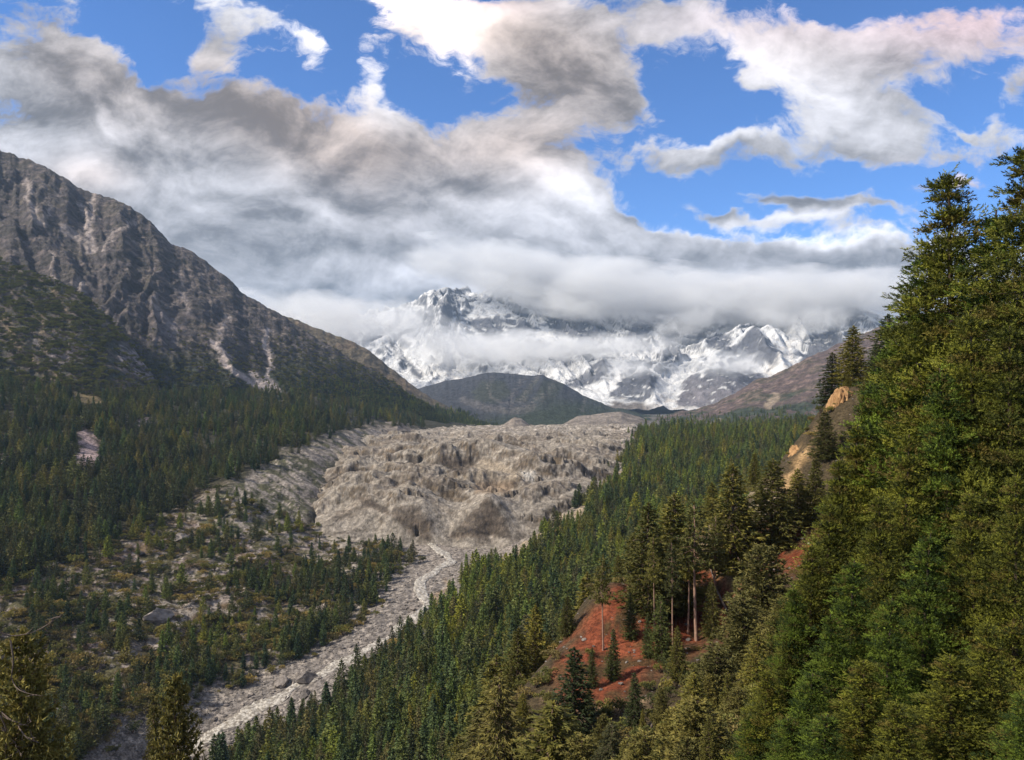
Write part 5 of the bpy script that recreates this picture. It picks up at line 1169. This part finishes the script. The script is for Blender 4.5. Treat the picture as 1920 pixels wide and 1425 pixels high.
for (qx, qy, s, lb) in ((1290, 1200, .5, 'rounded stone at the foot of the slim pine'), (1305, 1167, .4, 'small stone at the foot of the tall bare pine'), (1250, 1215, .5, 'grey stump-like rock low on the red soil'), (1180, 1160, .4, 'stone in the red soil right of the lone pine'), (1095, 1200, .5, 'pale rock on the left rim of the red slope')):
    P = ground_at(qx, qy, hill_z, 60, 260); o = bpy.data.objects.new('rock', ROCKS[0]); o.location = P + np.array((0, 0, s * .3)); o.scale = (s,) * 3; o.rotation_euler = (0, 0, qx); link(o); tag(o, lb, 'rock', 'rocks on the red hillside')
# low shrubs and seedlings on the hillside
X, Y = scatter(1500, None, 860, 1750, 60, 250, g); Z = hill_z(X, Y); px, py = project(X, Y, Z)
red = in_poly(px, py, RED); sel = g.random(len(X)) < np.where(red, .05, .5); X, Y, Z = X[sel], Y[sel], Z[sel]
stuff_instances('hillside_shrubs', np.stack((X, Y, Z - .1), 1), g.uniform(.15, .5, len(X)), g.uniform(0, 6.28, len(X)), g.integers(0, 3, len(X)), SHRUB_ME, 'low dark undergrowth between the trees of the near hillside')

# ================================================================== CLOUD AND AIR
def cloud_mat(name, dens, nscale, cut, seed):
    m = bpy.data.materials.new(name); m.use_nodes = True; n = m.node_tree; n.nodes.clear()
    o_ = n.nodes.new('ShaderNodeOutputMaterial'); v = n.nodes.new('ShaderNodeVolumePrincipled')
    tc_ = n.nodes.new('ShaderNodeTexCoord'); ln = n.nodes.new('ShaderNodeVectorMath'); ln.operation = 'LENGTH'
    n.links.new(tc_.outputs['Object'], ln.inputs[0]); r = Ex(n, ln.outputs['Value'])
    wn = noise(n, mapping(n, tc_.outputs['Object'], loc=(seed, seed * .7, 0), scale=(1, 1, .55)), nscale, 6, .62, .4)
    d = (1.0 - r) * 1.35 + (wn - .5) * 3.0 - cut
    d = d.smooth(0.0, .55) * dens * r._m('LESS_THAN', 0.99)
    n.links.new(d.s, v.inputs['Density']); v.inputs['Color'].default_value = (.995, .995, .998, 1); v.inputs['Anisotropy'].default_value = .15
    n.links.new(v.outputs[0], o_.inputs['Volume'])
    return m
CM = [cloud_mat('cloud_vapour', .0036, 2.1, .10, 3.1), cloud_mat('cloud_vapour_b', .0032, 2.4, .12, 8.4), cloud_mat('mist', .0028, 2.3, .26, 5.7)]
bm = bmesh.new(); bmesh.ops.create_icosphere(bm, subdivisions=3, radius=1.0); cme = bpy.data.meshes.new('cloud'); bm.to_mesh(cme); bm.free()
CL = [  # column, row, distance, half width px, half height px, depth m, tilt, material, label
    (1180, 550, 9000, 290, 56, 900, 5, 0, 'thick grey cloud bank hiding the middle summits'), (1470, 560, 8700, 240, 52, 900, 0, 1, 'grey cloud bank hiding the summits right of the middle'), (940, 505, 9300, 190, 48, 700, 10, 1, 'dark streak of cloud above the left snow peak'), (1650, 545, 8200, 110, 40, 500, 0, 0, 'cloud at the right end of the bank near the last peak'),
    (1075, 582, 8700, 80, 24, 350, 12, 2, 'ragged wisp under the bank above the central rock wall'), (1295, 604, 8300, 75, 24, 300, -8, 1, 'ragged wisp under the bank left of the pyramid peak'), (1455, 598, 8100, 55, 20, 260, 10, 2, 'ragged wisp above the right snow basin'),
    (600, 600, 6200, 190, 48, 600, 6, 1, 'low grey cloud behind the brown left ridge'), (870, 652, 7300, 140, 44, 500, 8, 2, 'mist hanging on the left snow slope'), (1000, 655, 7600, 130, 34, 500, 4, 0, 'mist bank in front of the central snow wall'), (1150, 650, 7400, 150, 26, 450, -2, 2, 'long thin mist band below the central rock wall'),
    (1365, 684, 6700, 70, 26, 260, -6, 0, 'small white cloud at the foot of the pyramid peak'), (1190, 690, 6700, 70, 22, 300, 0, 2, 'wisp of mist over the central buttress'), (1540, 600, 8000, 60, 30, 300, 0, 2, 'wisp trailing below the bank beside the right peak'), (760, 600, 8400, 90, 40, 400, 10, 2, 'mist over the left end of the snow ridge'),
]
for (px_, py_, Y_, hw, hh, dp, tl, mi, lb) in CL:
    me = cme.copy(); me.materials.append(CM[mi]); o = link(bpy.data.objects.new('cloud', me)); o.location = at(px_, py_, Y_)
    o.scale = (hw / FOC * Y_ * 1.15, dp, hh / FOC * Y_ * 1.25); o.rotation_euler = (0, R(tl), 0); tag(o, lb, 'cloud', 'low clouds wrapping the snow massif')
# air: one closed box round the camera and all of the land
bm = bmesh.new(); bmesh.ops.create_cube(bm, size=1.0); me = bpy.data.meshes.new('haze'); bm.to_mesh(me); bm.free()
m = bpy.data.materials.new('air'); m.use_nodes = True; n = m.node_tree; n.nodes.clear(); o_ = n.nodes.new('ShaderNodeOutputMaterial'); v = n.nodes.new('ShaderNodeVolumePrincipled')
v.inputs['Density'].default_value = 2.1e-5; v.inputs['Color'].default_value = (.52, .73, 1.0, 1); v.inputs['Anisotropy'].default_value = .1
n.links.new(v.outputs[0], o_.inputs['Volume']); me.materials.append(m)
o = link(bpy.data.objects.new('haze', me)); lo_, hi_ = np.array((-32000., -900., -480.)), np.array((32000., 41000., 2600.)); o.location = (lo_ + hi_) / 2; o.scale = hi_ - lo_
tag(o, 'thin blue mountain haze', kind='stuff'); o.visible_shadow = True
